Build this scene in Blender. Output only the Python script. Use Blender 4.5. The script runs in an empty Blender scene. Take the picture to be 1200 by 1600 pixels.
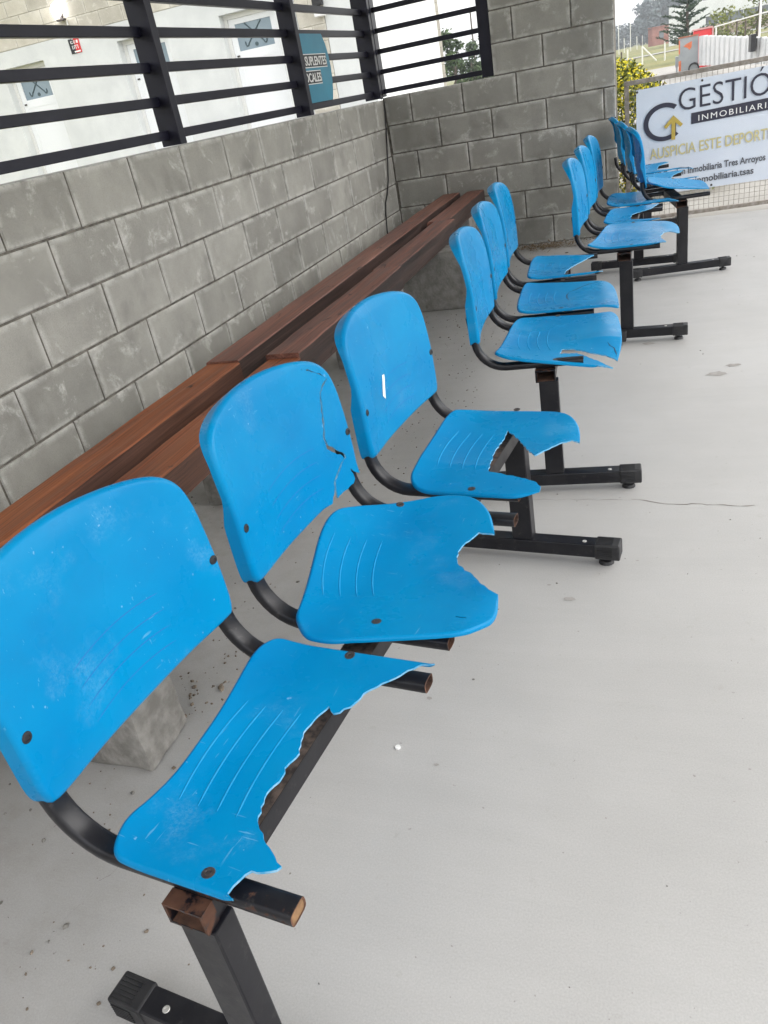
import bpy, bmesh, math, random
from mathutils import Vector, Matrix, noise
from mathutils.geometry import tessellate_polygon
rnd = random.Random(7)
R = math.radians
scene = bpy.context.scene
COL = scene.collection

# ------------------------------------------------------------------ camera
cam_d = bpy.data.cameras.new('camera')
cam = bpy.data.objects.new('camera', cam_d)
COL.objects.link(cam)
cam_d.sensor_fit = 'VERTICAL'
cam_d.sensor_height = 36.0
cam_d.lens = 36.0 * 1203.64 / 1600.0
cam_d.clip_start = 0.02
cam_d.clip_end = 3000
rx = Vector((0.9389016936615383, 0.2996649881975354, -0.16930594935789534))
dn = Vector((0.003913284843912235, -0.5011657206438449, -0.8653424793982504))
fw = Vector((-0.34416318199531115, 0.8118089770986473, -0.471718018374111))
m = Matrix.Identity(4)
for i in range(3):
    m[i][0] = rx[i]; m[i][1] = -dn[i]; m[i][2] = -fw[i]
m[0][3], m[1][3], m[2][3] = 2.03341, -6.32766, 1.23476
cam.matrix_world = m
scene.camera = cam

# ------------------------------------------------------------------ world, sun, exposure
SUN_EL, SUN_AZ = 40.0, 85.0      # azimuth clockwise from +y; behind thin cloud on the open side of the shelter
w = bpy.data.worlds.new('World'); scene.world = w; w.use_nodes = True
wn, wl = w.node_tree.nodes, w.node_tree.links
wn.clear()
wo = wn.new('ShaderNodeOutputWorld'); bg = wn.new('ShaderNodeBackground')
sky = wn.new('ShaderNodeTexSky'); sky.sky_type = 'NISHITA'; sky.sun_disc = False
sky.sun_elevation = R(SUN_EL); sky.sun_rotation = R(SUN_AZ)
sky.air_density = 1.0; sky.dust_density = 5.0; sky.ozone_density = 1.0
hs = wn.new('ShaderNodeHueSaturation'); hs.inputs['Saturation'].default_value = 0.2
# thin overcast: the dome is flattened towards an even brightness
gm = wn.new('ShaderNodeGamma'); gm.inputs['Gamma'].default_value = 0.3
mu = wn.new('ShaderNodeVectorMath'); mu.operation = 'SCALE'; mu.inputs['Scale'].default_value = 3.0
wl.new(sky.outputs[0], hs.inputs['Color']); wl.new(hs.outputs[0], gm.inputs['Color']); wl.new(gm.outputs[0], mu.inputs[0]); wl.new(mu.outputs[0], bg.inputs[0]); wl.new(bg.outputs[0], wo.inputs[0])
bg.inputs[1].default_value = 0.15
sun_d = bpy.data.lights.new('sun', 'SUN'); sun_d.energy = 0.5; sun_d.angle = R(60); sun_d.color = (1.0, 0.96, 0.9)
sun = bpy.data.objects.new('sun', sun_d); COL.objects.link(sun)
az = R(SUN_AZ); el = R(SUN_EL)
sdir = Vector((math.sin(az)*math.cos(el), math.cos(az)*math.cos(el), math.sin(el)))
sun.rotation_euler = (-sdir).to_track_quat('-Z', 'Y').to_euler()
sun.location = (0, -12, 20)
vs = scene.view_settings
vs.view_transform = 'Standard'; vs.look = 'None'; vs.gamma = 1.0; vs.exposure = 1.79
vs.use_curve_mapping = False
scene.cycles.use_denoising = True
scene.cycles.max_bounces = 10
scene.cycles.diffuse_bounces = 6

# ------------------------------------------------------------------ helpers
def link(o, parent=None):
    COL.objects.link(o)
    if parent is not None: o.parent = parent
    return o

def obj(name, bm, mats, parent=None, smooth=False):
    me = bpy.data.meshes.new(name); bm.to_mesh(me); bm.free()
    for mm in (mats if isinstance(mats, (list, tuple)) else [mats]): me.materials.append(mm)
    if smooth:
        me.polygons.foreach_set('use_smooth', [True]*len(me.polygons))
        me.set_sharp_from_angle(angle=R(40))
    o = bpy.data.objects.new(name, me)
    return link(o, parent)

def tag(o, label, cat, group=None):
    o['label'] = label; o['category'] = cat
    if group: o['group'] = group
    return o

def struct(o, label=None):
    o['kind'] = 'structure'
    if label: o['label'] = label; o['category'] = o.name
    return o

def thing(name, label, cat, loc=(0, 0, 0), rz=0, group=None):
    o = bpy.data.objects.new(name, None); COL.objects.link(o)
    o.location = loc; o.rotation_euler = (0, 0, rz); o.empty_display_size = .1
    return tag(o, label, cat, group)

def box(bm, x0, y0, z0, x1, y1, z1, mi=0, M=None, bevel=0):
    vs_ = [Vector(p) for p in ((x0,y0,z0),(x1,y0,z0),(x1,y1,z0),(x0,y1,z0),(x0,y0,z1),(x1,y0,z1),(x1,y1,z1),(x0,y1,z1))]
    if M is not None: vs_ = [M @ v for v in vs_]
    b = [bm.verts.new(v) for v in vs_]
    fs = []
    for f in ((0,3,2,1),(4,5,6,7),(0,1,5,4),(1,2,6,5),(2,3,7,6),(3,0,4,7)):
        fc = bm.faces.new([b[i] for i in f]); fc.material_index = mi; fs.append(fc)
    if bevel:
        es = list({e for f in fs for e in f.edges})
        r = bmesh.ops.bevel(bm, geom=es, offset=bevel, segments=2, profile=.5, affect='EDGES')
        for f in r['faces']: f.material_index = mi
    return b

def ring_sweep(bm, pts, prof, up=Vector((0,1,0)), mi=0, cap=True, capmi=None):
    """sweep a closed profile [(a,b)] along pts; a goes along `up`, b along tangent x up"""
    n = len(pts); rings = []
    for i, p in enumerate(pts):
        t = (pts[min(i+1, n-1)] - pts[max(i-1, 0)]).normalized()
        a = (up - t*up.dot(t)).normalized(); b = t.cross(a)
        rings.append([bm.verts.new(p + a*u + b*v) for u, v in prof])
    k = len(prof)
    for i in range(n-1):
        for j in range(k):
            f = bm.faces.new((rings[i][j], rings[i][(j+1) % k], rings[i+1][(j+1) % k], rings[i+1][j])); f.material_index = mi
    if cap:
        f = bm.faces.new(list(reversed(rings[0]))); f.material_index = mi if capmi is None else capmi
        f = bm.faces.new(rings[-1]); f.material_index = mi if capmi is None else capmi
    return rings

def circ(r, n=10, r2=None):
    r2 = r if r2 is None else r2
    return [(r*math.cos(2*math.pi*i/n), r2*math.sin(2*math.pi*i/n)) for i in range(n)]

def tube(bm, pts, r, n=8, mi=0, up=Vector((0.13, 1, 0.31)).normalized()):
    return ring_sweep(bm, [Vector(p) for p in pts], circ(r, n), up, mi)

def cyl(bm, p0, p1, r, n=14, mi=0, r1=None):
    p0, p1 = Vector(p0), Vector(p1); t = (p1-p0).normalized()
    up = Vector((0,0,1)) if abs(t.z) < .9 else Vector((1,0,0))
    a = (up-t*up.dot(t)).normalized(); b = t.cross(a); r1 = r if r1 is None else r1
    A = [bm.verts.new(p0+a*r*math.cos(q)+b*r*math.sin(q)) for q in [2*math.pi*i/n for i in range(n)]]
    B = [bm.verts.new(p1+a*r1*math.cos(q)+b*r1*math.sin(q)) for q in [2*math.pi*i/n for i in range(n)]]
    for i in range(n):
        bm.faces.new((A[i], A[(i+1) % n], B[(i+1) % n], B[i])).material_index = mi
    bm.faces.new(list(reversed(A))).material_index = mi; bm.faces.new(B).material_index = mi

# ------------------------------------------------------------------ materials
class NT:
    def __init__(s, name):
        s.m = bpy.data.materials.new(name); s.m.use_nodes = True
        s.n = s.m.node_tree.nodes; s.l = s.m.node_tree.links
        s.b = s.n['Principled BSDF']
    def node(s, t, **kw):
        x = s.n.new(t)
        for k, v in kw.items(): setattr(x, k, v)
        return x
    def coord(s, scale=(1,1,1), rot=(0,0,0), kind='Object', offset=True):
        tc = s.node('ShaderNodeTexCoord'); mp = s.node('ShaderNodeMapping')
        mp.inputs['Scale'].default_value = scale; mp.inputs['Rotation'].default_value = rot
        s.l.new(tc.outputs[kind], mp.inputs['Vector'])
        if offset:
            oi = s.node('ShaderNodeObjectInfo'); ml = s.node('ShaderNodeMath', operation='MULTIPLY'); ml.inputs[1].default_value = 37.0
            s.l.new(oi.outputs['Random'], ml.inputs[0])
            va = s.node('ShaderNodeVectorMath', operation='ADD')
            s.l.new(mp.outputs[0], va.inputs[0]); s.l.new(ml.outputs[0], va.inputs[1])
            return va.outputs[0]
        return mp.outputs[0]
    def noise(s, vec, scale, detail=4, rough=.55, dist=0):
        x = s.node('ShaderNodeTexNoise'); x.inputs['Scale'].default_value = scale; x.inputs['Detail'].default_value = detail
        x.inputs['Roughness'].default_value = rough; x.inputs['Distortion'].default_value = dist
        s.l.new(vec, x.inputs['Vector']); return x.outputs['Fac']
    def ramp(s, fac, stops):
        x = s.node('ShaderNodeValToRGB'); cr = x.color_ramp
        while len(cr.elements) < len(stops): cr.elements.new(.5)
        for e, (p, c) in zip(cr.elements, stops):
            e.position = p; e.color = (c, c, c, 1) if not isinstance(c, tuple) else (*c, 1)
        s.l.new(fac, x.inputs[0]); return x.outputs[0]
    def mix(s, fac, a, b, mode='MIX'):
        x = s.node('ShaderNodeMix', data_type='RGBA', blend_type=mode)
        for sock, v in ((0, fac), (6, a), (7, b)):
            if isinstance(v, (int, float)): x.inputs[sock].default_value = v
            elif isinstance(v, tuple): x.inputs[sock].default_value = (*v, 1)
            else: s.l.new(v, x.inputs[sock])
        return x.outputs[2]
    def math(s, op, a, b=0.0):
        x = s.node('ShaderNodeMath', operation=op)
        for i, v in enumerate((a, b)):
            if isinstance(v, (int, float)): x.inputs[i].default_value = v
            else: s.l.new(v, x.inputs[i])
        return x.outputs[0]
    def base(s, v): 
        if isinstance(v, tuple): s.b.inputs['Base Color'].default_value = (*v, 1)
        else: s.l.new(v, s.b.inputs['Base Color'])
    def rough(s, v):
        if isinstance(v, (int, float)): s.b.inputs['Roughness'].default_value = v
        else: s.l.new(v, s.b.inputs['Roughness'])
    def bump(s, h, strength=.3, dist=.002):
        x = s.node('ShaderNodeBump'); x.inputs['Strength'].default_value = strength; x.inputs['Distance'].default_value = dist
        s.l.new(h, x.inputs['Height']); s.l.new(x.outputs[0], s.b.inputs['Normal'])

def plain(name, col, rough=.5, metal=0.0, spec=None):
    t = NT(name); t.base(col); t.rough(rough); t.b.inputs['Metallic'].default_value = metal
    if spec is not None: t.b.inputs['Specular IOR Level'].default_value = spec
    return t.m

def noisy(name, c0, c1, scale=8, rough=.6, detail=5, bump=0, bscale=None, stretch=(1,1,1), lo=.35, hi=.65, bd=.002):
    t = NT(name); v = t.coord(stretch)
    n = t.noise(v, scale, detail)
    t.base(t.mix(t.ramp(n, [(lo, 0.0), (hi, 1.0)]), c0, c1)); t.rough(rough)
    if bump:
        t.bump(t.noise(v, bscale or scale*6, 4), bump, bd)
    return t.m

def blue_mat(name, base, deep):
    t = NT(name); v = t.coord()
    big = t.ramp(t.noise(v, 5, 3), [(.35, 0.0), (.7, 1.0)])
    c = t.mix(big, base, deep)
    # fine scratches in two directions, broken up into patches
    s1 = t.ramp(t.noise(t.coord((14, 170, 60), (0, 0, .5)), 1.6, 2, .5), [(.70, 0.0), (.74, 1.0)])
    s2 = t.ramp(t.noise(t.coord((150, 12, 60), (0, 0, -.35)), 1.5, 2, .5), [(.71, 0.0), (.75, 1.0)])
    patch = t.ramp(t.noise(v, 9, 4, .6), [(.44, 0.0), (.58, 1.0)])
    scr = t.math('MULTIPLY', t.math('MAXIMUM', s1, s2), patch)
    c = t.mix(t.math('MULTIPLY', scr, .5), c, (.14, .38, .58))
    # chalky scuffed areas, grainy
    area = t.ramp(t.noise(v, 7.5, 6, .6), [(.58, 0.0), (.74, 1.0)])
    grain = t.ramp(t.noise(v, 210, 6, .75), [(.40, 0.0), (.72, 1.0)])
    c = t.mix(t.math('MULTIPLY', t.math('MULTIPLY', area, grain), .42), c, (.22, .42, .60))
    specks = t.ramp(t.noise(v, 75, 2, .4), [(.765, 0.0), (.785, 1.0)])
    c = t.mix(t.math('MULTIPLY', specks, .4), c, (.30, .52, .72))
    gm_ = t.ramp(t.noise(v, 13, 6, .7), [(.55, 0.0), (.75, 1.0)])
    c = t.mix(t.math('MULTIPLY', gm_, .10), c, (.02, .10, .20))
    t.base(c)
    t.rough(t.math('ADD', t.math('MULTIPLY', patch, .14), .27))
    t.b.inputs['Specular IOR Level'].default_value = .14
    t.bump(t.noise(v, 340, 3), .06, .001)
    return t.m

M_BLUE = blue_mat('blue_plastic', (.0, .216, .455), (.0, .180, .41))
M_GROOVE = noisy('worn_blue_ridge', (.005, .225, .48), (.02, .26, .50), 40, .6)
M_GROOVE.node_tree.nodes['Principled BSDF'].inputs['Specular IOR Level'].default_value = .1
M_SPLIT = noisy('stress_whitened_plastic', (.03, .28, .52), (.22, .42, .58), 120, .7)
M_BLUEDK = plain('blue_groove', (.003, .13, .40), .5)
M_CRACK = plain('dark_crack', (.004, .03, .08), .8)

def black_paint(name='black_painted_steel', rust=.0):
    t = NT(name); v = t.coord()
    n = t.ramp(t.noise(v, 14, 6, .65), [(.45, 0.0), (.75, 1.0)])
    c = t.mix(n, (.007, .007, .010), (.018, .0175, .020))
    dust = t.ramp(t.noise(v, 55, 5, .7), [(.6, 0.0), (.78, 1.0)])
    c = t.mix(t.math('MULTIPLY', dust, .30), c, (.16, .15, .14))
    if rust:
        rr = t.ramp(t.noise(v, 22, 6, .7), [(.62-rust*.3, 0.0), (.70-rust*.3, 1.0)])
        rc = t.mix(t.noise(v, 60, 4), (.055, .023, .015), (.125, .058, .035))
        c = t.mix(rr, c, rc)
        t.rough(t.math('ADD', t.math('MULTIPLY', rr, .45), .32))
    else:
        t.rough(t.math('ADD', t.math('MULTIPLY', n, .2), .3))
    t.base(c); t.b.inputs['Specular IOR Level'].default_value = .33; t.bump(t.noise(v, 160, 4), .12, .001)
    return t.m
M_BLACK = black_paint()
M_BLACKR = black_paint('black_steel_with_rust', .12)
M_RUSTMIX = black_paint('rusted_paint', .42)
M_RUST = noisy('rusty_steel', (.035, .018, .013), (.125, .058, .034), 45, .9, 6, .3, 120)
M_RUSTY_IN = noisy('ochre_rust', (.10, .055, .028), (.24, .135, .065), 60, .9, 5)
M_CAPPL = noisy('black_plastic', (.009, .009, .011), (.022, .022, .024), 30, .5, 4)
M_BOLT = noisy('dark_bolt', (.018, .016, .017), (.06, .045, .038), 160, .5, 3)
M_STEELRING = plain('bright_screw', (.55, .54, .52), .35, .6)
M_GRILLE = noisy('navy_black_paint', (.004, .004, .013), (.009, .0085, .020), 6, .42, 3)
M_GRILLE.node_tree.nodes['Principled BSDF'].inputs['Specular IOR Level'].default_value = .3

def block_mat(name, a, b, pale, stain=.5):
    t = NT(name); v = t.coord(offset=False)
    at = t.node('ShaderNodeAttribute', attribute_name='tone')
    n = t.ramp(t.noise(v, 4.5, 6, .6), [(.3, 0.0), (.7, 1.0)])
    c = t.mix(n, a, b)
    sc = t.node('ShaderNodeSeparateColor'); t.l.new(at.outputs['Color'], sc.inputs[0])
    tone = t.ramp(sc.outputs[0], [(0.0, .82), (1.0, 1.16)])
    c = t.mix(1.0, c, tone, 'MULTIPLY')
    ef = t.ramp(t.noise(v, 7, 7, .68, .6), [(.57, 0.0), (.66, 1.0)])
    gr = t.ramp(t.noise(v, 60, 4, .7), [(.4, .25), (.65, 1.0)])
    c = t.mix(t.math('MULTIPLY', t.math('MULTIPLY', ef, gr), .8), c, pale)
    sm = t.ramp(t.noise(v, 11, 5, .65), [(.40, 0.0), (.56, 1.0)])
    c = t.mix(t.math('MULTIPLY', t.math('MULTIPLY', t.math('POWER', sc.outputs[1], 1.2), sm), .6), c, pale)
    dk = t.ramp(t.noise(v, 3.1, 4, .55, .3), [(.58, 0.0), (.72, 1.0)])
    c = t.mix(t.math('MULTIPLY', dk, stain), c, tuple(.55*q for q in a))
    pit = t.ramp(t.noise(v, 240, 3, .6), [(.30, 1.0), (.38, 0.0)])
    c = t.mix(t.math('MULTIPLY', pit, .45), c, tuple(.4*q for q in a))
    fine = t.ramp(t.noise(v, 420, 2, .6), [(.3, .86), (.7, 1.1)])
    c = t.mix(1.0, c, fine, 'MULTIPLY')
    t.base(c); t.rough(.92); t.b.inputs['Specular IOR Level'].default_value = .2
    t.bump(t.math('ADD', t.noise(v, 230, 5, .7), t.math('MULTIPLY', t.noise(v, 40, 4), .8)), .5, .0025)
    return t.m
M_BLOCK = block_mat('concrete_block', (.288, .281, .256), (.39, .381, .348), (.64, .63, .60))
M_MORTAR = noisy('mortar', (.085, .078, .066), (.19, .175, .15), 30, .95, 5, .5, 150)
M_PALEBLOCK = block_mat('pale_block', (.50, .47, .40), (.62, .59, .52), (.72, .70, .64), .25)
M_PALEMORTAR = noisy('pale_mortar', (.38, .36, .31), (.46, .44, .38), 20, .95)
M_RENDER = noisy('white_render', (.60, .62, .62), (.68, .70, .695), 3.5, .9, 5, .2, 80)

def floor_mat():
    t = NT('polished_concrete'); v = t.coord(offset=False)
    a = t.ramp(t.noise(v, .9, 5, .55), [(.3, 0.0), (.7, 1.0)])
    c = t.mix(a, (.385, .379, .371), (.435, .429, .421))
    b = t.ramp(t.noise(v, 5.5, 6, .62), [(.3, .965), (.7, 1.02)])
    c = t.mix(1.0, c, b, 'MULTIPLY')
    sp = t.ramp(t.noise(v, 300, 3, .6), [(.3, .90), (.7, 1.06)])
    c = t.mix(1.0, c, sp, 'MULTIPLY')
    dirt = t.ramp(t.noise(v, 26, 5, .68), [(.62, 0.0), (.80, 1.0)])
    c = t.mix(t.math('MULTIPLY', dirt, .35), c, (.25, .225, .195))
    # dirtier band under and behind the bench (a worn, unswept strip along the wall)
    sx = t.node('ShaderNodeSeparateXYZ'); t.l.new(v, sx.inputs[0])
    near = t.node('ShaderNodeMapRange'); t.l.new(sx.outputs[0], near.inputs[0])
    near.inputs[1].default_value = 1.35; near.inputs[2].default_value = .6; near.inputs[3].default_value = 0; near.inputs[4].default_value = 1
    dn_ = t.ramp(t.noise(v, 12, 8, .74), [(.46, 0.0), (.66, 1.0)])
    c = t.mix(t.math('MULTIPLY', t.math('MULTIPLY', near.outputs[0], dn_), .34), c, (.235, .21, .175))
    st = t.ramp(t.noise(t.coord((1.5, 16, 1), (0, 0, .6), offset=False), 1.0, 6, .65, 1.4), [(.3, .975), (.7, 1.02)])
    c = t.mix(1.0, c, st, 'MULTIPLY')
    pits = t.ramp(t.noise(v, 62, 2, .5), [(.735, 0.0), (.76, 1.0)])
    c = t.mix(t.math('MULTIPLY', pits, .6), c, (.18, .165, .15))
    t.base(c)
    t.rough(t.ramp(t.noise(v, 3.2, 5, .6), [(.3, .42), (.7, .62)]))
    t.b.inputs['Specular IOR Level'].default_value = .35
    t.bump(t.noise(v, 90, 5, .7), .10, .001)
    return t.m
M_FLOOR = floor_mat()

def wood_mat(name, dark, mid, hot, hotamt):
    t = NT(name)
    v = t.coord((26, 1.3, 26))
    g = t.noise(v, 1.0, 7, .62, .7)
    c = t.mix(t.ramp(g, [(.32, 0.0), (.62, 1.0)]), dark, mid)
    big = t.ramp(t.noise(t.coord((3, .55, 3)), 1.0, 3, .5), [(.55-hotamt*.25, 0.0), (.80-hotamt*.25, 1.0)])
    c = t.mix(t.math('MULTIPLY', big, .8), c, hot)
    fib = t.ramp(t.noise(t.coord((160, 3.0, 160)), 1.0, 4, .6), [(.3, .55), (.7, 1.25)])
    c = t.mix(1.0, c, fib, 'MULTIPLY')
    kn = t.ramp(t.noise(t.coord((26, 7, 26)), 1.0, 5, .65, .8), [(.635, 0.0), (.68, 1.0)])
    c = t.mix(t.math('MULTIPLY', kn, .85), c, (.018, .009, .006))
    t.base(c)
    t.rough(t.ramp(g, [(.3, .40), (.7, .62)])); t.b.inputs['Specular IOR Level'].default_value = .36
    t.bump(t.noise(t.coord((160, 3.0, 160)), 1.0, 4, .6), .25, .002)
    return t.m
M_WOOD = wood_mat('stained_wood', (.085, .032, .023), (.255, .108, .078), (.34, .17, .125), .4)
M_WOODHOT = wood_mat('orange_stained_wood', (.065, .022, .014), (.195, .060, .033), (.36, .115, .038), .7)
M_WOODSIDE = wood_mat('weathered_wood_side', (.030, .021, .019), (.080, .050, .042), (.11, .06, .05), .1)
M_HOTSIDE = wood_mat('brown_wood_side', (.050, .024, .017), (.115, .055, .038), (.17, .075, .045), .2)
M_ROUGHCONC = noisy('rough_cast_concrete', (.17, .162, .148), (.29, .28, .26), 22, .95, 7, .9, 70, bd=.006)

# ------------------------------------------------------------------ floor and ground
bm = bmesh.new(); box(bm, -.25, -10, -.12, 6.0, .30, 0)
struct(obj('floor', bm, M_FLOOR), 'smooth pale grey concrete floor under the shelter')

def grass_mat():
    t = NT('dry_grass'); v = t.coord(offset=False)
    n = t.ramp(t.noise(v, .09, 6, .6), [(.35, 0.0), (.65, 1.0)])
    c = t.mix(n, (.118, .132, .030), (.205, .180, .055))
    f = t.ramp(t.noise(v, 3.0, 5, .7), [(.3, .75), (.7, 1.2)])
    c = t.mix(1.0, c, f, 'MULTIPLY')
    t.base(c); t.rough(.95); return t.m
M_GRASS = grass_mat()
bm = bmesh.new()
# one sheet to the horizon with gentle swells far out
GX = [-900,-500,-300,-180,-110,-70,-45,-28,-16,-8,-2,3,8,15,25,40,65,100,160,260,420,700]
GY = [-200,-80,-30,-12,-4,.2,6,14,24,36,52,72,98,130,170,230,320,460,700,1200]
grid = [[bm.verts.new((x, y, -.10 + (.55*max(0, min(1, (y-60)/90.))**2 if y > 60 else 0))) for x in GX] for y in GY]
for j in range(len(GY)-1):
    for i in range(len(GX)-1):
        bm.faces.new((grid[j][i], grid[j][i+1], grid[j+1][i+1], grid[j+1][i]))
struct(obj('ground', bm, M_GRASS, smooth=True), 'dry yellowish grass field reaching the horizon')

M_PALEPATH = noisy('pale_gravel', (.27, .255, .23), (.34, .325, .30), 2.0, .95, 6)
bm = bmesh.new()
box(bm, -6, .30, -.13, 9, 40, -.06)
struct(obj('yard', bm, M_PALEPATH), 'pale concrete yard beyond the mesh gate')
def strip(name, pts, w, z, mat, label):
    bm = bmesh.new(); L_ = []
    for i, p in enumerate(pts):
        p = Vector(p); d = Vector(pts[min(i+1, len(pts)-1)])-Vector(pts[max(i-1, 0)]); n = Vector((-d.y, d.x)).normalized()*w/2
        L_.append((bm.verts.new((p.x+n.x, p.y+n.y, z)), bm.verts.new((p.x-n.x, p.y-n.y, z))))
    for a, b in zip(L_, L_[1:]): bm.faces.new((a[1], b[1], b[0], a[0]))
    return struct(obj(name, bm, mat), label)
strip('track', [(-45, 70), (-12, 74), (0, 84), (12, 92), (30, 96)], 5.0, .0, M_PALEPATH, 'pale dirt track crossing the dry grass')

# ------------------------------------------------------------------ block walls
def blocks(bm, col, axis, u0, u1, rows, ztop, hgt, plane, depth, off, sign=1, length=.4, tone=(.0, 1.0), zmin=None, hole=None, proud=.006, lay=None):
    """lay running-bond blocks. axis 'x': face looks to -y at y=plane; axis 'y': face looks to +x at x=plane"""
    for r in range(rows):
        z1 = ztop - r*hgt; z0 = z1 - hgt
        sh = off[r % 2]
        k0 = math.floor((u0-sh)/length)-1
        u = sh + k0*length
        while u < u1:
            a, b = max(u, u0), min(u+length, u1)
            u += length
            if b-a < .03: continue
            aa, bb = a+.0050, b-.0050
            c0, c1 = z0+.0042, z1-.0042
            if hole and r in hole and a < hole[r]-.02:
                if b <= hole[r]+.02: continue
                aa = hole[r]
            if zmin is not None: c0 = max(c0, zmin)
            if c1-c0 < .02: continue
            j = rnd.uniform(-.0012, .0012); tv = rnd.uniform(*tone)
            ch = .0045
            P = []
            for (uu, zz, dd) in ((aa, c0, 1), (bb, c0, 1), (bb, c1, 1), (aa, c1, 1)):
                P.append((uu, zz, -depth))
            for (uu, zz) in ((aa, c0), (bb, c0), (bb, c1), (aa, c1)): P.append((uu, zz, -ch+j))
            for (uu, zz) in ((aa+ch, c0+ch), (bb-ch, c0+ch), (bb-ch, c1-ch), (aa+ch, c1-ch)):
                q_ = .006 if rnd.random() < .18 else .0012; P.append((uu+rnd.uniform(-q_, q_)*.6, zz+rnd.uniform(-q_, q_)*.6, j))
            V = []
            for uu, zz, d in P:
                V.append(bm.verts.new((uu, plane-d, zz) if axis == 'x' else (plane+d, uu, zz)))
            F = [(0,1,2,3)]
            for i in range(4):
                n = (i+1) % 4
                F += [(i, i+4, n+4, n), (i+4, i+8, n+8, n+4)]
            iw = min(.030, (bb-aa)*.3)
            for (uu, zz) in ((aa+iw, c0+.026), (bb-iw, c0+.026), (bb-iw, c1-.026), (aa+iw, c1-.026)):
                V.append(bm.verts.new((uu, plane-j, zz) if axis == 'x' else (plane+j, uu, zz)))
            for i in range(4):
                n = (i+1) % 4; F.append((i+8, i+12, n+12, n+8))
            F.append((12, 15, 14, 13))
            inner = set(V[12:])
            for f in F:
                fc = bm.faces.new([V[i] for i in f])
                for lp in fc.loops: lp[col] = (tv, 0. if lp.vert in inner else 1., 0, 1)

def wall_obj(name, bm, mats, parent=None):
    bmesh.ops.recalc_face_normals(bm, faces=bm.faces)
    return obj(name, bm, mats, parent)

def newbm_tone():
    bm = bmesh.new(); return bm, bm.loops.layers.float_color.new('tone')

# long wall: face at x=0, top at z=1.187
bm, cl = newbm_tone()
blocks(bm, cl, 'y', -9.0, -.0005, 6, 1.187, .2, 0.0, .185, (-.216, -.416), zmin=.002)
box(bm, -.185, -9.0, 0, -.006, .18, 1.181, 1)
tag(wall_obj('block_wall', bm, [M_BLOCK, M_MORTAR]), 'long low grey concrete block wall behind the wooden bench', 'wall')

# end wall: face at y=0
bm, cl = newbm_tone()
hole = {r: .852 for r in range(0, 7)}
blocks(bm, cl, 'x', .0, 1.692, 13, 2.6, .2, 0.0, .185, (.008, .208), hole=hole, tone=(.0, .6))  # low tones: the end wall's dimmer light is partly put into the colour
box(bm, -.0055, .006, 0, 1.688, .185, 1.194, 1); box(bm, .856, .006, 1.1942, 1.688, .185, 2.596, 1)
tag(wall_obj('block_wall', bm, [M_BLOCK, M_MORTAR]), 'grey concrete block end wall with an open grille window, dividing bench from gate', 'wall')

# roof of the shelter, out of view; its reach is shaped for the light
M_ROOF = noisy('painted_sheet_roof', (.66, .66, .65), (.72, .72, .70), 3, .5)
bm = bmesh.new()
for i in range(60):
    x0 = -.7 + i*.070
    box(bm, x0, -6.9, 2.66+(.02 if i % 3 == 0 else 0), x0+.068, .5, 2.69+(.02 if i % 3 == 0 else 0))
for y in (-6.8, -4.6, -2.4, -.2): box(bm, -.7, y-.04, 2.602, 3.42, y+.04, 2.658)
tag(obj('shelter_roof', bm, M_ROOF), 'unseen ribbed metal sheet roof over the bench shelter', 'roof')

# ------------------------------------------------------------------ grille on the low wall and in the end wall
RZ = [1.231+.1325*k for k in range(10)]
g = thing('metal_grille', 'black horizontal bar grille on top of the long low block wall', 'grille', (-.06, -3, 1.187))
def gpart(name, x0, y0, z0, x1, y1, z1, root, mat=M_GRILLE, bv=.003):
    bm = bmesh.new(); L0 = root.location
    box(bm, x0-L0.x, y0-L0.y, z0-L0.z, x1-L0.x, y1-L0.y, z1-L0.z, bevel=bv)
    return obj(name, bm, mat, root)
POSTY = [(-2.988, -2.935), (-1.45, -1.397), (-4.54, -4.487), (-6.08, -6.027), (-7.6, -7.547)]
for a, b in POSTY:
    gpart('post', -.10, a, 1.187, -.002, b, 2.598, g)
gpart('post', -.125, -.052, 1.1945, -.002, -.002, 2.598, g)
edges = sorted([(-9.0, -9.0)] + POSTY + [(-.052, -.002)])
for (a0, a1), (b0, b1) in zip(edges, edges[1:]):
    for z in RZ:
        gpart('bar', -.085, a1+.0005, z-.019, -.055, b0-.0005, z+.019, g, bv=.002)
g2 = thing('metal_grille', 'black horizontal bar grille filling the window of the end wall', 'grille', (.4, .06, 1.2))
gpart('post', .765, .012, 1.202, .850, .11, 2.598, g2)
gpart('post', -.10, .012, 1.202, -.002, .11, 2.598, g2)
for z in RZ:
    gpart('bar', -.0015, .045, z-.016+.006, .7645, .075, z+.016+.006, g2, bv=.002)

# ------------------------------------------------------------------ text helper
def text_mesh(s, size, mat, parent, loc, rot, width=None, ext=.0006, name='lettering', bold=0.0, space=1.0):
    cu = bpy.data.curves.new('t', 'FONT'); cu.body = s; cu.size = size; cu.extrude = ext; cu.offset = bold; cu.space_character = space
    cu.resolution_u = 4
    t = bpy.data.objects.new('t', cu); COL.objects.link(t)
    dg = bpy.context.evaluated_depsgraph_get(); dg.update()
    me = bpy.data.meshes.new_from_object(t.evaluated_get(dg))
    bpy.data.objects.remove(t); bpy.data.curves.remove(cu)
    me.name = name; me.materials.clear(); me.materials.append(mat)
    if width:
        xs = [v.co.x for v in me.vertices]; k = width/(max(xs)-min(xs)); x0 = min(xs)
        for v in me.vertices: v.co.x = (v.co.x-x0)*k
    o = bpy.data.objects.new(name, me); link(o, parent); o.location = loc; o.rotation_euler = rot
    return o

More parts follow.
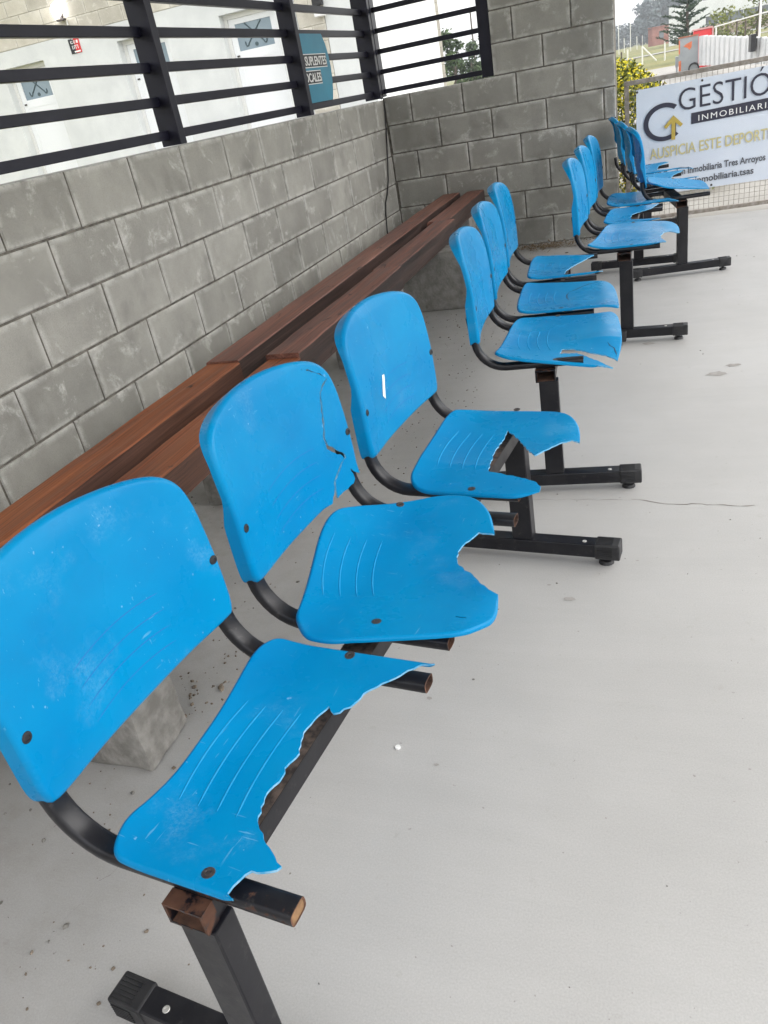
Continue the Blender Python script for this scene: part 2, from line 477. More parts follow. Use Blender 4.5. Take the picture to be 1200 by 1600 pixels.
# teal sign on the grille (faces +x)
M_TEAL = noisy('teal_board', (.008, .19, .30), (.012, .23, .35), 5, .45)
M_WHITE = plain('white_paint', (.80, .80, .79), .5)
M_NEARBLACK = plain('black_print', (.012, .013, .018), .5)
sg = thing('sign', 'teal substitutes bench sign with white edged black lettering on the grille', 'sign', (-.048, -1.25, 1.25))
bm = bmesh.new()
prof = [(-.145, .0), (.330, .0), (.362, .06), (.385, .13), (.392, .19), (.386, .25), (.362, .32), (.318, .375), (-.145, .375)]
a = [bm.verts.new((0, y, z)) for y, z in prof]; b = [bm.verts.new((-.012, y, z)) for y, z in prof]
bm.faces.new(a); bm.faces.new(list(reversed(b)))
for i in range(len(prof)):
    j = (i+1) % len(prof); bm.faces.new((a[i], b[i], b[j], a[j]))
bmesh.ops.recalc_face_normals(bm, faces=bm.faces)
obj('board', bm, M_TEAL, sg)
for (s, y0, z0, wd) in (('SUPLENTES', -.035, .205, .355), ('LOCALES', -.115, .115, .30)):
    bm = bmesh.new(); box(bm, .0005, y0-.014, z0-.014, .0015, y0+wd+.012, z0+.062); obj('lettering_outline', bm, M_WHITE, sg)
    bm = bmesh.new(); box(bm, .0017, y0-.009, z0-.009, .0027, y0+wd+.007, z0+.057); obj('lettering_panel', bm, M_NEARBLACK, sg)
    text_mesh(s, .068, M_WHITE, sg, (.0035, y0, z0), (R(90), 0, R(90)), wd, bold=.0012)

# cable hanging in the corner
bm = bmesh.new()
pts = []
for (y, z) in ((-.028, 1.187), (-.040, 1.10), (-.075, .98), (-.12, .86), (-.17, .74), (-.215, .64), (-.29, .55), (-.36, .50), (-.40, .42), (-.43, .31), (-.42, .10), (-.40, .012)):
    pts.append((.010, y, z))
sm = []
for i in range(len(pts)-1):
    for k in range(4):
        t_ = k/4; sm.append(tuple(pts[i][q]*(1-t_)+pts[i+1][q]*t_ for q in range(3)))
sm.append(pts[-1])
tube(bm, [(-.012, -.02, 1.192), (.004, -.022, 1.2)] + sm, .005, 6)
tag(obj('cable', bm, M_CAPPL, smooth=True), 'thin black cable hanging down the wall in the corner', 'cable')

# ------------------------------------------------------------------ wooden bench
bench = thing('wooden_bench', 'long bench of two rows of reddish brown timbers on concrete blocks along the wall', 'bench', (.58, -3, 0))
def plank(x0, x1, y0, y1, z0, z1, mat, seed):
    rr = random.Random(seed); bm = bmesh.new()
    n = max(2, int((y1-y0)/.12)); rings = []
    tw = rr.uniform(-.004, .004); dz = rr.uniform(-.003, .003); dx = rr.uniform(-.004, .004)
    for i in range(n+1):
        t_ = i/n; y = y0+(y1-y0)*t_
        w1, w2 = rr.uniform(-.0012, .0012), rr.uniform(-.0012, .0012)
        c = .005
        pr = [(x0+c, z0), (x1-c, z0), (x1, z0+c), (x1, z1-c), (x1-c, z1), (x0+c, z1), (x0, z1-c), (x0, z0+c)]
        rings.append([bm.verts.new((px+dx+w1*(px > .6)+.004*math.sin(t_*3+seed)-.58, y+3, pz+dz+w2*(pz > .4)+tw*(t_-.5))) for px, pz in pr])
    for i in range(n):
        for j in range(8):
            bm.faces.new((rings[i][j], rings[i+1][j], rings[i+1][(j+1) % 8], rings[i][(j+1) % 8]))
    bm.faces.new(rings[0]); bm.faces.new(list(reversed(rings[-1])))
    bmesh.ops.recalc_face_normals(bm, faces=bm.faces)
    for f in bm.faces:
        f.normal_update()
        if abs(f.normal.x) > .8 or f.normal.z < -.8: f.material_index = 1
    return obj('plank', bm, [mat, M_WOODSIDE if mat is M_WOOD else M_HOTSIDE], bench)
ZB0, ZB1 = .352, .458
plank(.405, .547, -6.9, -3.892, ZB0, ZB1, M_WOODHOT, 1)
plank(.400, .540, -3.888, -1.222, ZB0, ZB1+.006, M_WOOD, 2)
plank(.375, .512, -1.218, -.02, ZB0, ZB1, M_WOOD, 3)
plank(.640, .776, -6.5, -3.852, ZB0, ZB1-.006, M_WOODHOT, 4)
plank(.634, .772, -3.848, -2.545, ZB0, ZB1+.006, M_WOOD, 5)
plank(.618, .756, -2.541, -1.262, ZB0, ZB1, M_WOOD, 6)
plank(.565, .702, -1.258, -.02, ZB0, ZB1, M_WOOD, 7)
def rough_block(name, x0, y0, z0, x1, y1, z1, parent, seed, mat=M_ROUGHCONC, amt=.006):
    bm = bmesh.new(); L0 = parent.location if parent else Vector()
    box(bm, x0-L0.x, y0-L0.y, z0-L0.z, x1-L0.x, y1-L0.y, z1-L0.z, bevel=.007)
    bmesh.ops.subdivide_edges(bm, edges=[e for e in bm.edges if e.calc_length() > .05], cuts=5, use_grid_fill=True)
    for v in bm.verts:
        k = noise.noise_vector(v.co*18+Vector((seed*7.3, 0, 0)))*amt + noise.noise_vector(v.co*55)*amt*.4
        if v.co.z < z0-L0.z+.004: k.z = 0
        if v.co.z > z1-L0.z-.002: k.z = min(0, k.z)
        v.co += k
    return obj(name, bm, mat, parent, smooth=True)
rough_block('support', .70, -5.37, 0, .955, -5.215, .19, bench, 1, amt=.006)
rough_block('support', .50, -5.37, .192, .765, -5.215, .350, bench, 8)
rough_block('support', .42, -4.16, 0, .77, -3.97, .350, bench, 2)
rough_block('support', .40, -2.70, 0, .76, -2.50, .350, bench, 3)
rough_block('support', .34, -1.71, 0, .98, -1.52, .350, bench, 4)
rough_block('support', .36, -.62, 0, .70, -.42, .350, bench, 5)

# ------------------------------------------------------------------ moulded plastic shells
def chaikin(pts):
    """round intact corners, keep broken points sharp; pts [(u,v,w)]"""
    for _ in range(2):
        out = []; n = len(pts)
        for i in range(n):
            p, q = pts[i], pts[(i+1) % n]
            if p[2] and q[2]:
                out.append((p[0]*.75+q[0]*.25, p[1]*.75+q[1]*.25, 1)); out.append((p[0]*.25+q[0]*.75, p[1]*.25+q[1]*.75, 1))
            elif p[2] and not q[2]:
                out.append((p[0]*.75+q[0]*.25, p[1]*.75+q[1]*.25, 1)); out.append(q)
            elif q[2] and not p[2]:
                out.append((p[0]*.25+q[0]*.75, p[1]*.25+q[1]*.75, 1))
            else:
                out.append(q)
        pts = out
    return pts

def plate(name, outline, surf, parent, mats, r=.010, thick=.0035, flange=.016, cell=.018, seed=0):
    rr = random.Random(seed)
    pts = chaikin([(p[0], p[1], 1 if len(p) > 2 else 0) for p in outline])
    # drop doubles, refine and roughen the broken edge
    q = []
    for i, p in enumerate(pts):
        n_ = pts[(i+1) % len(pts)]
        q.append(p)
        d = math.hypot(n_[0]-p[0], n_[1]-p[1])
        if not p[2] and not n_[2] and d > .014:
            k = int(d/.007)
            for j in range(1, k):
                t_ = j/k; a = rr.uniform(-.0022, .0022)
                q.append((p[0]+(n_[0]-p[0])*t_-a*(n_[1]-p[1])/d, p[1]+(n_[1]-p[1])*t_+a*(n_[0]-p[0])/d, 0))
        elif p[2] and n_[2] and d > .03:
            k = int(d/.02)
            for j in range(1, k):
                t_ = j/k; q.append((p[0]+(n_[0]-p[0])*t_, p[1]+(n_[1]-p[1])*t_, 1))
    pts = [q[0]]
    for p in q[1:]:
        if math.hypot(p[0]-pts[-1][0], p[1]-pts[-1][1]) > .0012: pts.append(p)
    area = sum(pts[i-1][0]*pts[i][1]-pts[i][0]*pts[i-1][1] for i in range(len(pts)))
    if area < 0: pts.reverse()
    N = len(pts)
    nrm = []
    for i in range(N):
        a, b = pts[i-1], pts[(i+1) % N]
        d = Vector((b[0]-a[0], b[1]-a[1])); d = d.normalized() if d.length > 1e-9 else Vector((1, 0))
        nrm.append(Vector((d.y, -d.x)))
    w = [float(p[2]) for p in pts]
    for _ in range(2): w = [min(w[i], (w[i-1]+w[i]+w[(i+1) % N])/3+.0) if w[i] < 1 or True else w[i] for i in range(N)]
    def P(u, v): return surf(u, v)
    def Nn(u, v):
        e = .002
        a = P(u+e, v)-P(u-e, v); b = P(u, v+e)-P(u, v-e)
        return a.cross(b).normalized()
    def F(u, v): return flange(u, v) if callable(flange) else flange
    bm = bmesh.new(); nl = {}
    def add(u, v, depth, n): 
        nn = Nn(u, v); x = bm.verts.new(P(u, v)-nn*depth); nl[x] = n if n is not None else nn; return x
    def m3(u, v, d2):
        e = .002; nn = Nn(u, v)
        d = (P(u+d2.x*e, v+d2.y*e)-P(u, v)); d = (d-nn*d.dot(nn)).normalized(); return d, nn
    ins = [(pts[i][0]-nrm[i].x*r*w[i], pts[i][1]-nrm[i].y*r*w[i]) for i in range(N)]
    def sheet(depth, flip, inset):
        b2 = bmesh.new()
        poly = inset
        vs2 = [b2.verts.new((x, y, 0)) for x, y in poly]
        tri = tessellate_polygon([[Vector((x, y, 0)) for x, y in poly]])
        for t_ in tri:
            try: b2.faces.new([vs2[k] for k in t_])
            except ValueError: pass
        us = [p[0] for p in poly]; vv = [p[1] for p in poly]
        for ax, (lo, hi) in ((0, (min(us), max(us))), (1, (min(vv), max(vv)))):
            c = math.ceil(lo/cell)*cell
            while c < hi:
                co = (c, 0, 0) if ax == 0 else (0, c, 0); no = (1, 0, 0) if ax == 0 else (0, 1, 0)
                bmesh.ops.bisect_plane(b2, geom=b2.verts[:]+b2.edges[:]+b2.faces[:], plane_co=co, plane_no=no, dist=1e-6)
                c += cell
        mp = {}
        for x in b2.verts:
            nn = Nn(x.co.x, x.co.y)
            k = bm.verts.new(P(x.co.x, x.co.y)-nn*depth); nl[k] = -nn if flip else nn; mp[x] = k
        for f in b2.faces:
            l_ = [mp[x] for x in f.verts]
            c3 = (l_[1].co-l_[0].co).cross(l_[2].co-l_[0].co)
            tgt = nl[l_[0]]
            if c3.dot(tgt) < 0: l_.reverse()
            try: bm.faces.new(l_)
            except ValueError: pass
        b2.free()
    sheet(0, False, ins)
    # rounded rim
    rings = []
    for k in range(5):
        th = R(90)*k/4; ring = []
        for i in range(N):
            rw = r*w[i]
            u, v = pts[i][0]-nrm[i].x*rw*(1-math.sin(th)), pts[i][1]-nrm[i].y*rw*(1-math.sin(th))
            d, nn = m3(u, v, nrm[i])
            nrmv = (nn*math.cos(th*w[i])+d*math.sin(th*w[i])).normalized()
            ring.append(add(u, v, rw*(1-math.cos(th)), nrmv))
        rings.append(ring)
    def quads(A, B):
        for i in range(N):
            j = (i+1) % N
            try: bm.faces.new((A[i], B[i], B[j], A[j]))
            except ValueError: pass
    for A, B in zip(rings, rings[1:]): quads(A, B)
    # outer wall down to the flange bottom (or just the plate thickness where it is broken)
    wa, wb, wc, wd, we = [], [], [], [], []
    for i in range(N):
        u, v = pts[i][0], pts[i][1]; d, nn = m3(u, v, nrm[i])
        dep = (r+F(u, v))*w[i]+thick*(1-w[i])
        wa.append(add(u, v, r*w[i], d)); wb.append(add(u, v, dep, d))
        ui, vi = u-nrm[i].x*thick*w[i], v-nrm[i].y*thick*w[i]
        wc.append(add(ui, vi, dep, -d)); 
        ud, vd = u-nrm[i].x*r*w[i], v-nrm[i].y*r*w[i]
        wd.append(add(ui, vi, max(thick, r*w[i]), -d)); we.append(add(ud, vd, thick, -nn))
    nf = len(bm.faces)
    quads(wa, wb); quads(wb, wc)
    if len(mats) > 1:
        bm.faces.ensure_lookup_table()
        wset = {v: w[i] for i, v in enumerate(wa)}; wset.update({v: w[i] for i, v in enumerate(wb)})
        for f in bm.faces[nf:]:
            if max(wset.get(v, 1) for v in f.verts if v in wset) < .5: f.material_index = 1
    quads(wc, wd); quads(wd, we)
    sheet(thick, True, ins)
    bm.verts.index_update()
    normals = [None]*len(bm.verts)
    for x in bm.verts: normals[x.index] = nl[x]
    me = bpy.data.meshes.new(name); bm.to_mesh(me); bm.free()
    for mm in mats: me.materials.append(mm)
    me.polygons.foreach_set('use_smooth', [True]*len(me.polygons))
    me.normals_split_custom_set_from_vertices([tuple(n) for n in normals])
    o = bpy.data.objects.new(name, me); link(o, parent)
    return o, Nn

def cl(v, a=0., b=1.): return max(a, min(b, v))
ZB = .495
def seat_surf(c, extra=None):
    def f(u, v):
        z = .450+.012*min(abs(v)/.22, 1.2)**2+.03*max(0, (.03-u)/.12)**2-2.6*max(0, u-.24)**2
        z -= .006*math.exp(-((u-.12)/.12)**2-(v/.13)**2)
        if extra: z += extra(u, v)
        return Vector((u, c*.5+v, z))
    return f
def back_surf(c, lean=0.):
    def f(u, v):   # u = across, v = height above the lower edge
        t_ = v/.34
        x = -.128-.005*t_-.03*max(0, (v-.12)/.22)**2+.35*u*u-.6*max(0, v-.30)**2*8-lean*v
        return Vector((x, c*.5+u, ZB+v))
    return f
SEAT = {
    's1': [(-0.0178,-0.2231,1), (-0.0319,-0.2143,1), (-0.0427,-0.1908,1), (-0.0475,-0.1654,1), (-0.0412,-0.1326,1), (-0.0374,-0.0808,1), (-0.0417,-0.0191,1), (-0.0455,0.0404,1), (-0.0541,0.1134,1), (-0.0589,0.1582,1), (-0.0544,0.1886,1), (-0.0394,0.2109,1), (-0.0111,0.2132,1), (0.0330,0.2134,1), (0.1097,0.2135,1), (0.1862,0.2142,1), (0.2362,0.2142,1), (0.2436,0.2126), (0.2239,0.2071), (0.2025,0.1861), (0.1823,0.1633), (0.1558,0.1332), (0.1500,0.1137), (0.1356,0.0924), (0.1271,0.0874), (0.1135,0.0993), (0.1023,0.0696), (0.0982,0.0450), (0.1025,0.0286), (0.1116,0.0082), (0.1073,-0.0097), (0.1046,-0.0214), (0.1098,-0.0363), (0.1053,-0.0616), (0.1099,-0.0837), (0.1158,-0.1072), (0.1246,-0.1193), (0.1443,-0.1372), (0.1663,-0.1512), (0.1892,-0.1662), (0.1863,-0.1728), (0.1724,-0.1804), (0.1573,-0.1831), (0.1508,-0.1983), (0.1482,-0.2184), (0.1483,-0.2227), (0.1605,-0.2239), (0.1578,-0.2242), (0.1450,-0.2240,1), (0.1154,-0.2240,1), (0.0801,-0.2239,1), (0.0334,-0.2238,1), (0.0100,-0.2237,1), (-0.0027,-0.2236,1)],
    's2': [(-0.0372,-0.2316,1), (-0.0447,-0.2072,1), (-0.0591,-0.1577,1), (-0.0810,-0.0909,1), (-0.1043,-0.0174,1), (-0.1151,0.0286,1), (-0.1189,0.0659,1), (-0.1149,0.0971,1), (-0.1028,0.1164,1), (-0.0750,0.1493,1), (-0.0160,0.1936,1), (0.0246,0.2168,1), (0.0589,0.2318,1), (0.1106,0.2377,1), (0.1421,0.2287,1), (0.1673,0.2080,1), (0.1906,0.1761,1), (0.2081,0.1367,1), (0.2182,0.1083), (0.1857,0.1117), (0.1797,0.0960), (0.1669,0.0683), (0.1637,0.0456), (0.1710,0.0209), (0.1814,0.0006), (0.2042,-0.0173), (0.2335,-0.0440), (0.2555,-0.0634), (0.2807,-0.0770), (0.2876,-0.0968,1), (0.2950,-0.1254,1), (0.2940,-0.1520,1), (0.2827,-0.1729,1), (0.2610,-0.2043,1), (0.2133,-0.2238,1), (0.1472,-0.2464,1), (0.0806,-0.2704,1), (0.0562,-0.2777,1), (0.0323,-0.2788,1), (0.0045,-0.2765,1), (-0.0173,-0.2557,1)],
    's3': [(-0.0495,-0.1776,1), (-0.0529,-0.1271,1), (-0.0609,-0.0350,1), (-0.0658,0.0544,1), (-0.0687,0.1195,1), (-0.0648,0.1589,1), (-0.0570,0.1791,1), (-0.0060,0.2020,1), (0.0708,0.1993,1), (0.1390,0.1996,1), (0.2168,0.1966,1), (0.2482,0.1750,1), (0.2708,0.1410,1), (0.2846,0.1023,1), (0.2935,0.0480), (0.2737,0.0527), (0.2453,0.0229), (0.2222,-0.0071), (0.2064,-0.0347), (0.1750,0.0077), (0.1445,0.0530), (0.1205,0.0812), (0.1059,0.0982), (0.1072,0.0515), (0.1033,-0.0078), (0.1110,-0.0672), (0.1234,-0.1244), (0.1395,-0.1279), (0.1773,-0.1387), (0.2141,-0.1493), (0.2440,-0.1645), (0.2570,-0.1797), (0.2588,-0.1967), (0.2201,-0.2223,1), (0.1555,-0.2228,1), (0.0839,-0.2232,1), (0.0347,-0.2235,1), (0.0000,-0.2225,1), (-0.0262,-0.2120,1)],
    't1': [(-0.0755,-0.1993,1), (-0.0686,-0.1462,1), (-0.0628,-0.0492,1), (-0.0569,0.0646,1), (-0.0495,0.1448,1), (-0.0360,0.1947,1), (-0.0116,0.2135,1), (0.0595,0.2127,1), (0.1183,0.2036,1), (0.2042,0.1920,1), (0.2605,0.1975,1), (0.2774,0.2070,1), (0.2990,0.1844,1), (0.3054,0.1172,1), (0.3084,0.0360,1), (0.3072,-0.0563,1), (0.3016,-0.1047,1), (0.2895,-0.1751), (0.2799,-0.1671), (0.2554,-0.1549), (0.2254,-0.1465), (0.1951,-0.1299), (0.1538,-0.1103), (0.1251,-0.1085), (0.1177,-0.1501), (0.1697,-0.1419), (0.2153,-0.1805), (0.2448,-0.2042), (0.2686,-0.2234), (0.2752,-0.2275), (0.2721,-0.2313), (0.2486,-0.2325), (0.2369,-0.2308), (0.2323,-0.2273), (0.2203,-0.2257,1), (0.1574,-0.2266,1), (0.0835,-0.2259,1), (0.0393,-0.2264,1), (0.0102,-0.2274,1), (-0.0268,-0.2252,1), (-0.0510,-0.2150,1)],
    't2': [(-0.0450,-0.2000,1), (-0.0560,-0.1025,1), (-0.0571,0.0265,1), (-0.0543,0.1193,1), (-0.0483,0.1756,1), (-0.0366,0.2018,1), (0.0344,0.1986,1), (0.1156,0.1767,1), (0.2012,0.1605,1), (0.2464,0.1506,1), (0.2780,0.1295,1), (0.2959,0.0832,1), (0.3050,-0.0029,1), (0.3079,-0.1341,1), (0.3082,-0.2286,1), (0.2940,-0.2303,1), (0.2606,-0.2317,1), (0.2046,-0.2306,1), (0.1243,-0.2290,1), (0.0419,-0.2276,1), (-0.0007,-0.2259,1), (-0.0336,-0.2220,1)],
    't3': [(-0.0460,-0.2000,1), (-0.0526,-0.1262,1), (-0.0536,0.0745,1), (-0.0463,0.1610,1), (-0.0258,0.2009,1), (0.0471,0.1925,1), (0.1235,0.1687,1), (0.2202,0.1241), (0.1839,0.0749), (0.1483,0.0277), (0.1208,-0.0313), (0.1049,-0.0932), (0.1021,-0.2085), (0.1337,-0.2236), (0.2012,-0.2272), (0.2471,-0.2300), (0.2565,-0.2343), (0.2404,-0.2357), (0.2017,-0.2352,1), (0.1100,-0.2338,1), (0.0354,-0.2308,1), (-0.0126,-0.2295,1), (-0.0346,-0.2288,1)],
    'u1': [(-0.0833,-0.2264,1), (-0.0717,-0.1604,1), (-0.0582,-0.0255,1), (-0.0415,0.1090,1), (-0.0286,0.1879,1), (-0.0043,0.2164,1), (0.0227,0.2182,1), (0.1351,0.2132,1), (0.2440,0.1763,1), (0.2790,0.1597,1), (0.3021,0.1325,1), (0.3134,0.0923,1), (0.3131,0.0066), (0.2983,-0.0068), (0.2703,0.0068), (0.2424,-0.0082), (0.2290,-0.0554), (0.2336,-0.1256), (0.2554,-0.2167), (0.2560,-0.2289), (0.2280,-0.2296), (0.1823,-0.2266,1), (0.1106,-0.2247,1), (0.0361,-0.2229,1), (-0.0192,-0.2235,1), (-0.0634,-0.2271,1)],
    'u2': [(-0.0500,-0.2150,1), (-0.0540,-0.0400,1), (-0.0490,0.0930,1), (-0.0350,0.1900,1), (0.0000,0.2140,1), (0.0600,0.2140,1), (0.1330,0.2120,1), (0.2115,0.2070), (0.1700,0.1300), (0.1220,0.0980), (0.0810,0.0620), (0.0710,-0.0200), (0.0810,-0.1000), (0.1500,-0.1600), (0.2180,-0.2050), (0.2250,-0.2260), (0.1540,-0.2270,1), (0.0770,-0.2250,1), (0.0000,-0.2270,1)],
    'u3': [(-0.0600,-0.2100,1), (-0.0750,-0.1000,1), (-0.0750,0.1100,1), (-0.0500,0.2000,1), (0.0000,0.2140,1), (0.0700,0.2130,1), (0.1200,0.2000), (0.1500,0.0500), (0.2000,-0.0900), (0.2600,-0.1100), (0.3100,-0.2000), (0.3050,-0.2280), (0.1600,-0.2280,1), (0.0700,-0.2280,1), (-0.0300,-0.2260,1)],
    'v1': [(-0.0750,-0.2000,1), (-0.0800,-0.0500,1), (-0.0600,0.1400,1), (-0.0300,0.2000,1), (0.0000,0.2200,1), (0.0650,0.2190,1), (0.1700,0.2140,1), (0.2440,0.1850,1), (0.2680,0.1000,1), (0.2550,-0.0500,1), (0.2250,-0.2150), (0.1100,-0.2260,1), (0.0000,-0.2260,1), (-0.0500,-0.2220,1)],
    'v2': [(-0.0600,-0.2000,1), (-0.0650,0.0000,1), (-0.0550,0.1900,1), (-0.0200,0.2140,1), (0.0600,0.2140,1), (0.1500,0.2050,1), (0.2400,0.1700), (0.1700,0.1000), (0.1300,0.0000), (0.1700,-0.1200), (0.2650,-0.2000), (0.2500,-0.2280), (0.1000,-0.2280,1), (0.0000,-0.2280,1)],
    'v3': [(-0.0600,-0.2000,1), (-0.0650,0.0000,1), (-0.0550,0.1900,1), (-0.0200,0.2140,1), (0.0600,0.2140,1), (0.2000,0.2100), (0.2300,0.1900), (0.1500,0.1200), (0.1200,0.0000), (0.1900,-0.1300), (0.3300,-0.1700), (0.3100,-0.2280), (0.1000,-0.2280,1), (0.0000,-0.2280,1)],
}
EXTRA = {'t1': lambda u, v: -.055*cl(u/.3)*cl((-.04-v)/.18), 'v1': lambda u, v: .05*cl((.22-u)/.27), 'u1': lambda u, v: .05*v,
         's3': lambda u, v: -.018*cl((-.1-v)/.12)}
BACK = [(.214,.018,1),(.214,.10,1),(.210,.17,1),(.209,.235,1),(.198,.275,1),(.165,.302,1),(.10,.323,1),(0,.337,1),(-.10,.334,1),(-.172,.316,1),(-.206,.283,1),(-.215,.235,1),(-.215,.17,1),(-.216,.10,1),(-.216,.03,1),(-.202,.012,1),(-.1,.012,1),(0,.010,1),(.1,.012,1),(.19,.012,1)]
# back of the second chair: a long crack from the lower edge up to the far top corner, and a torn lower corner
CR = [(.112,.010),(.100,.012),(.1125,.032),(.119,.052),(.136,.063),(.155,.076),(.169,.080),(.165,.088),(.143,.106),(.121,.124),(.117,.149),(.129,.178),(.140,.210),(.151,.237),(.164,.246),(.184,.252),(.171,.267),(.150,.280),(.124,.2945)]
CL2 = [(.125,.2958),(.151,.2825),(.173,.2695),(.188,.251),(.167,.243),(.1545,.2355),(.1445,.209),(.1345,.176),(.1225,.149),(.127,.131),(.147,.1125),(.170,.0935),(.176,.079),(.1575,.0725),(.140,.060),(.1235,.050),(.1185,.031),(.118,.011)]
def cracked_back():
    o_ = [(.190,.020),(.182,.050),(.196,.034),(.210,.024),(.214,.05,1),(.214,.10,1),(.210,.17,1),(.209,.235,1),(.198,.275,1),(.165,.302,1),(.10,.323,1),(0,.337,1),(-.10,.334,1),(-.172,.316,1),(-.206,.283,1),(-.215,.235,1),(-.215,.17,1),(-.216,.10,1),(-.216,.03,1),(-.202,.012,1),(-.1,.012,1),(0,.010,1),(.07,.010,1)]
    left = [(.095,.010)]+[(a, b) for a, b in CR[2:]]
    return o_+left+CL2+[(.15,.013),(.182,.013)]
def jag_back(seed):
    rr = random.Random(seed)
    up = [p for p in BACK if p[1] > .12]
    jag = [(-.222,.03),(-.17,.0),(-.14,.035),(-.10,.015),(-.08,.06),(-.02,.045),(.02,.085),(.06,.07),(.10,.11),(.15,.10),(.214,.12)]
    jag = [(a, max(.0, b+rr.uniform(-.012, .012))) for a, b in jag]
    return [(p[0], p[1], 1) for p in BACK if p[1] > .12]+[(a, b) for a, b in jag]

def strip_on(bm, surf, Nn, line, wd=.0028, hgt=.0012, mi=0):
    prev = None
    n = len(line)
    for i, (u, v) in enumerate(line):
        a, b = line[max(0, i-1)], line[min(n-1, i+1)]
        d = Vector((b[0]-a[0], b[1]-a[1])).normalized(); s = Vector((-d.y, d.x))
        k = .25 if i in (0, n-1) else 1.
        nn = Nn(u, v)
        cur = [bm.verts.new(surf(u-s.x*wd*k/2, v-s.y*wd*k/2)+nn*.0002), bm.verts.new(surf(u, v)+nn*hgt), bm.verts.new(surf(u+s.x*wd*k/2, v+s.y*wd*k/2)+nn*.0002)]
        if prev:
            for j in (0, 1):
                f = bm.faces.new((prev[j], prev[j+1], cur[j+1], cur[j])); f.material_index = mi
        prev = cur

def disc_on(bm, P, n, r, dome=.002, segs=14, mi=0):
    a = n.orthogonal().normalized(); b = n.cross(a)
    rg = []
    for rad, hh in ((r, .0003), (r*.92, dome*.7), (r*.5, dome), (r*.42, dome*.35)):
        rg.append([bm.verts.new(P+n*hh+a*rad*math.cos(2*math.pi*i/segs)+b*rad*math.sin(2*math.pi*i/segs)) for i in range(segs)])
    for A, B in zip(rg, rg[1:]):
        for i in range(segs):
            bm.faces.new((A[i], A[(i+1) % segs], B[(i+1) % segs], B[i])).material_index = mi
    bm.faces.new(rg[-1]).material_index = mi

OVAL = [(.0162*math.copysign(abs(math.cos(t_))**.5, math.cos(t_)), .0106*math.copysign(abs(math.sin(t_))**.55, math.sin(t_))) for t_ in [2*math.pi*i/16 for i in range(16)]]
def support_tube(parent, y, xend, rusty, rise=3):
    pts = [Vector((xend, y, .4315))]
    for k in range(1, 7): pts.append(Vector((xend+(-.040-xend)*k/6, y, .4315)))
    rc = .092
    for k in range(1, 9):
        a = R(84)*k/8; pts.append(Vector((-.040-rc*math.sin(a), y, .4315+rc*(1-math.cos(a)))))
    a = R(84); d = Vector((-math.cos(a), 0, math.sin(a)))
    for k in range(1, rise+1):
        p = pts[-1] + d*.028; pts.append(p)
    bm = bmesh.new()
    ring_sweep(bm, pts, OVAL, Vector((0, 1, 0)), 0, cap=False)
    bm.verts.ensure_lookup_table()
    r0 = [bm.verts[i] for i in range(16)]
    # hollow end
    inn = [bm.verts.new(pts[0]+(v.co-pts[0])*.84) for v in r0]
    deep = [bm.verts.new(v.co+Vector((-.008 if rusty < 2 else -.001, 0, 0))) for v in inn]
    for i in range(16):
        j = (i+1) % 16
        bm.faces.new((r0[j], r0[i], inn[i], inn[j])).material_index = 1
        bm.faces.new((inn[j], inn[i], deep[i], deep[j])).material_index = 1
    bm.faces.new(deep).material_index = 2
    for f in bm.faces:
        if rusty and f.material_index == 0 and f.calc_center_median().x > xend-.16: f.material_index = 3
    bmesh.ops.recalc_face_normals(bm, faces=bm.faces)
    return obj('seat_tube', bm, [M_BLACK, M_RUST, M_RUSTY_IN if rusty > 1 else M_RUST, M_BLACKR], parent, smooth=True)

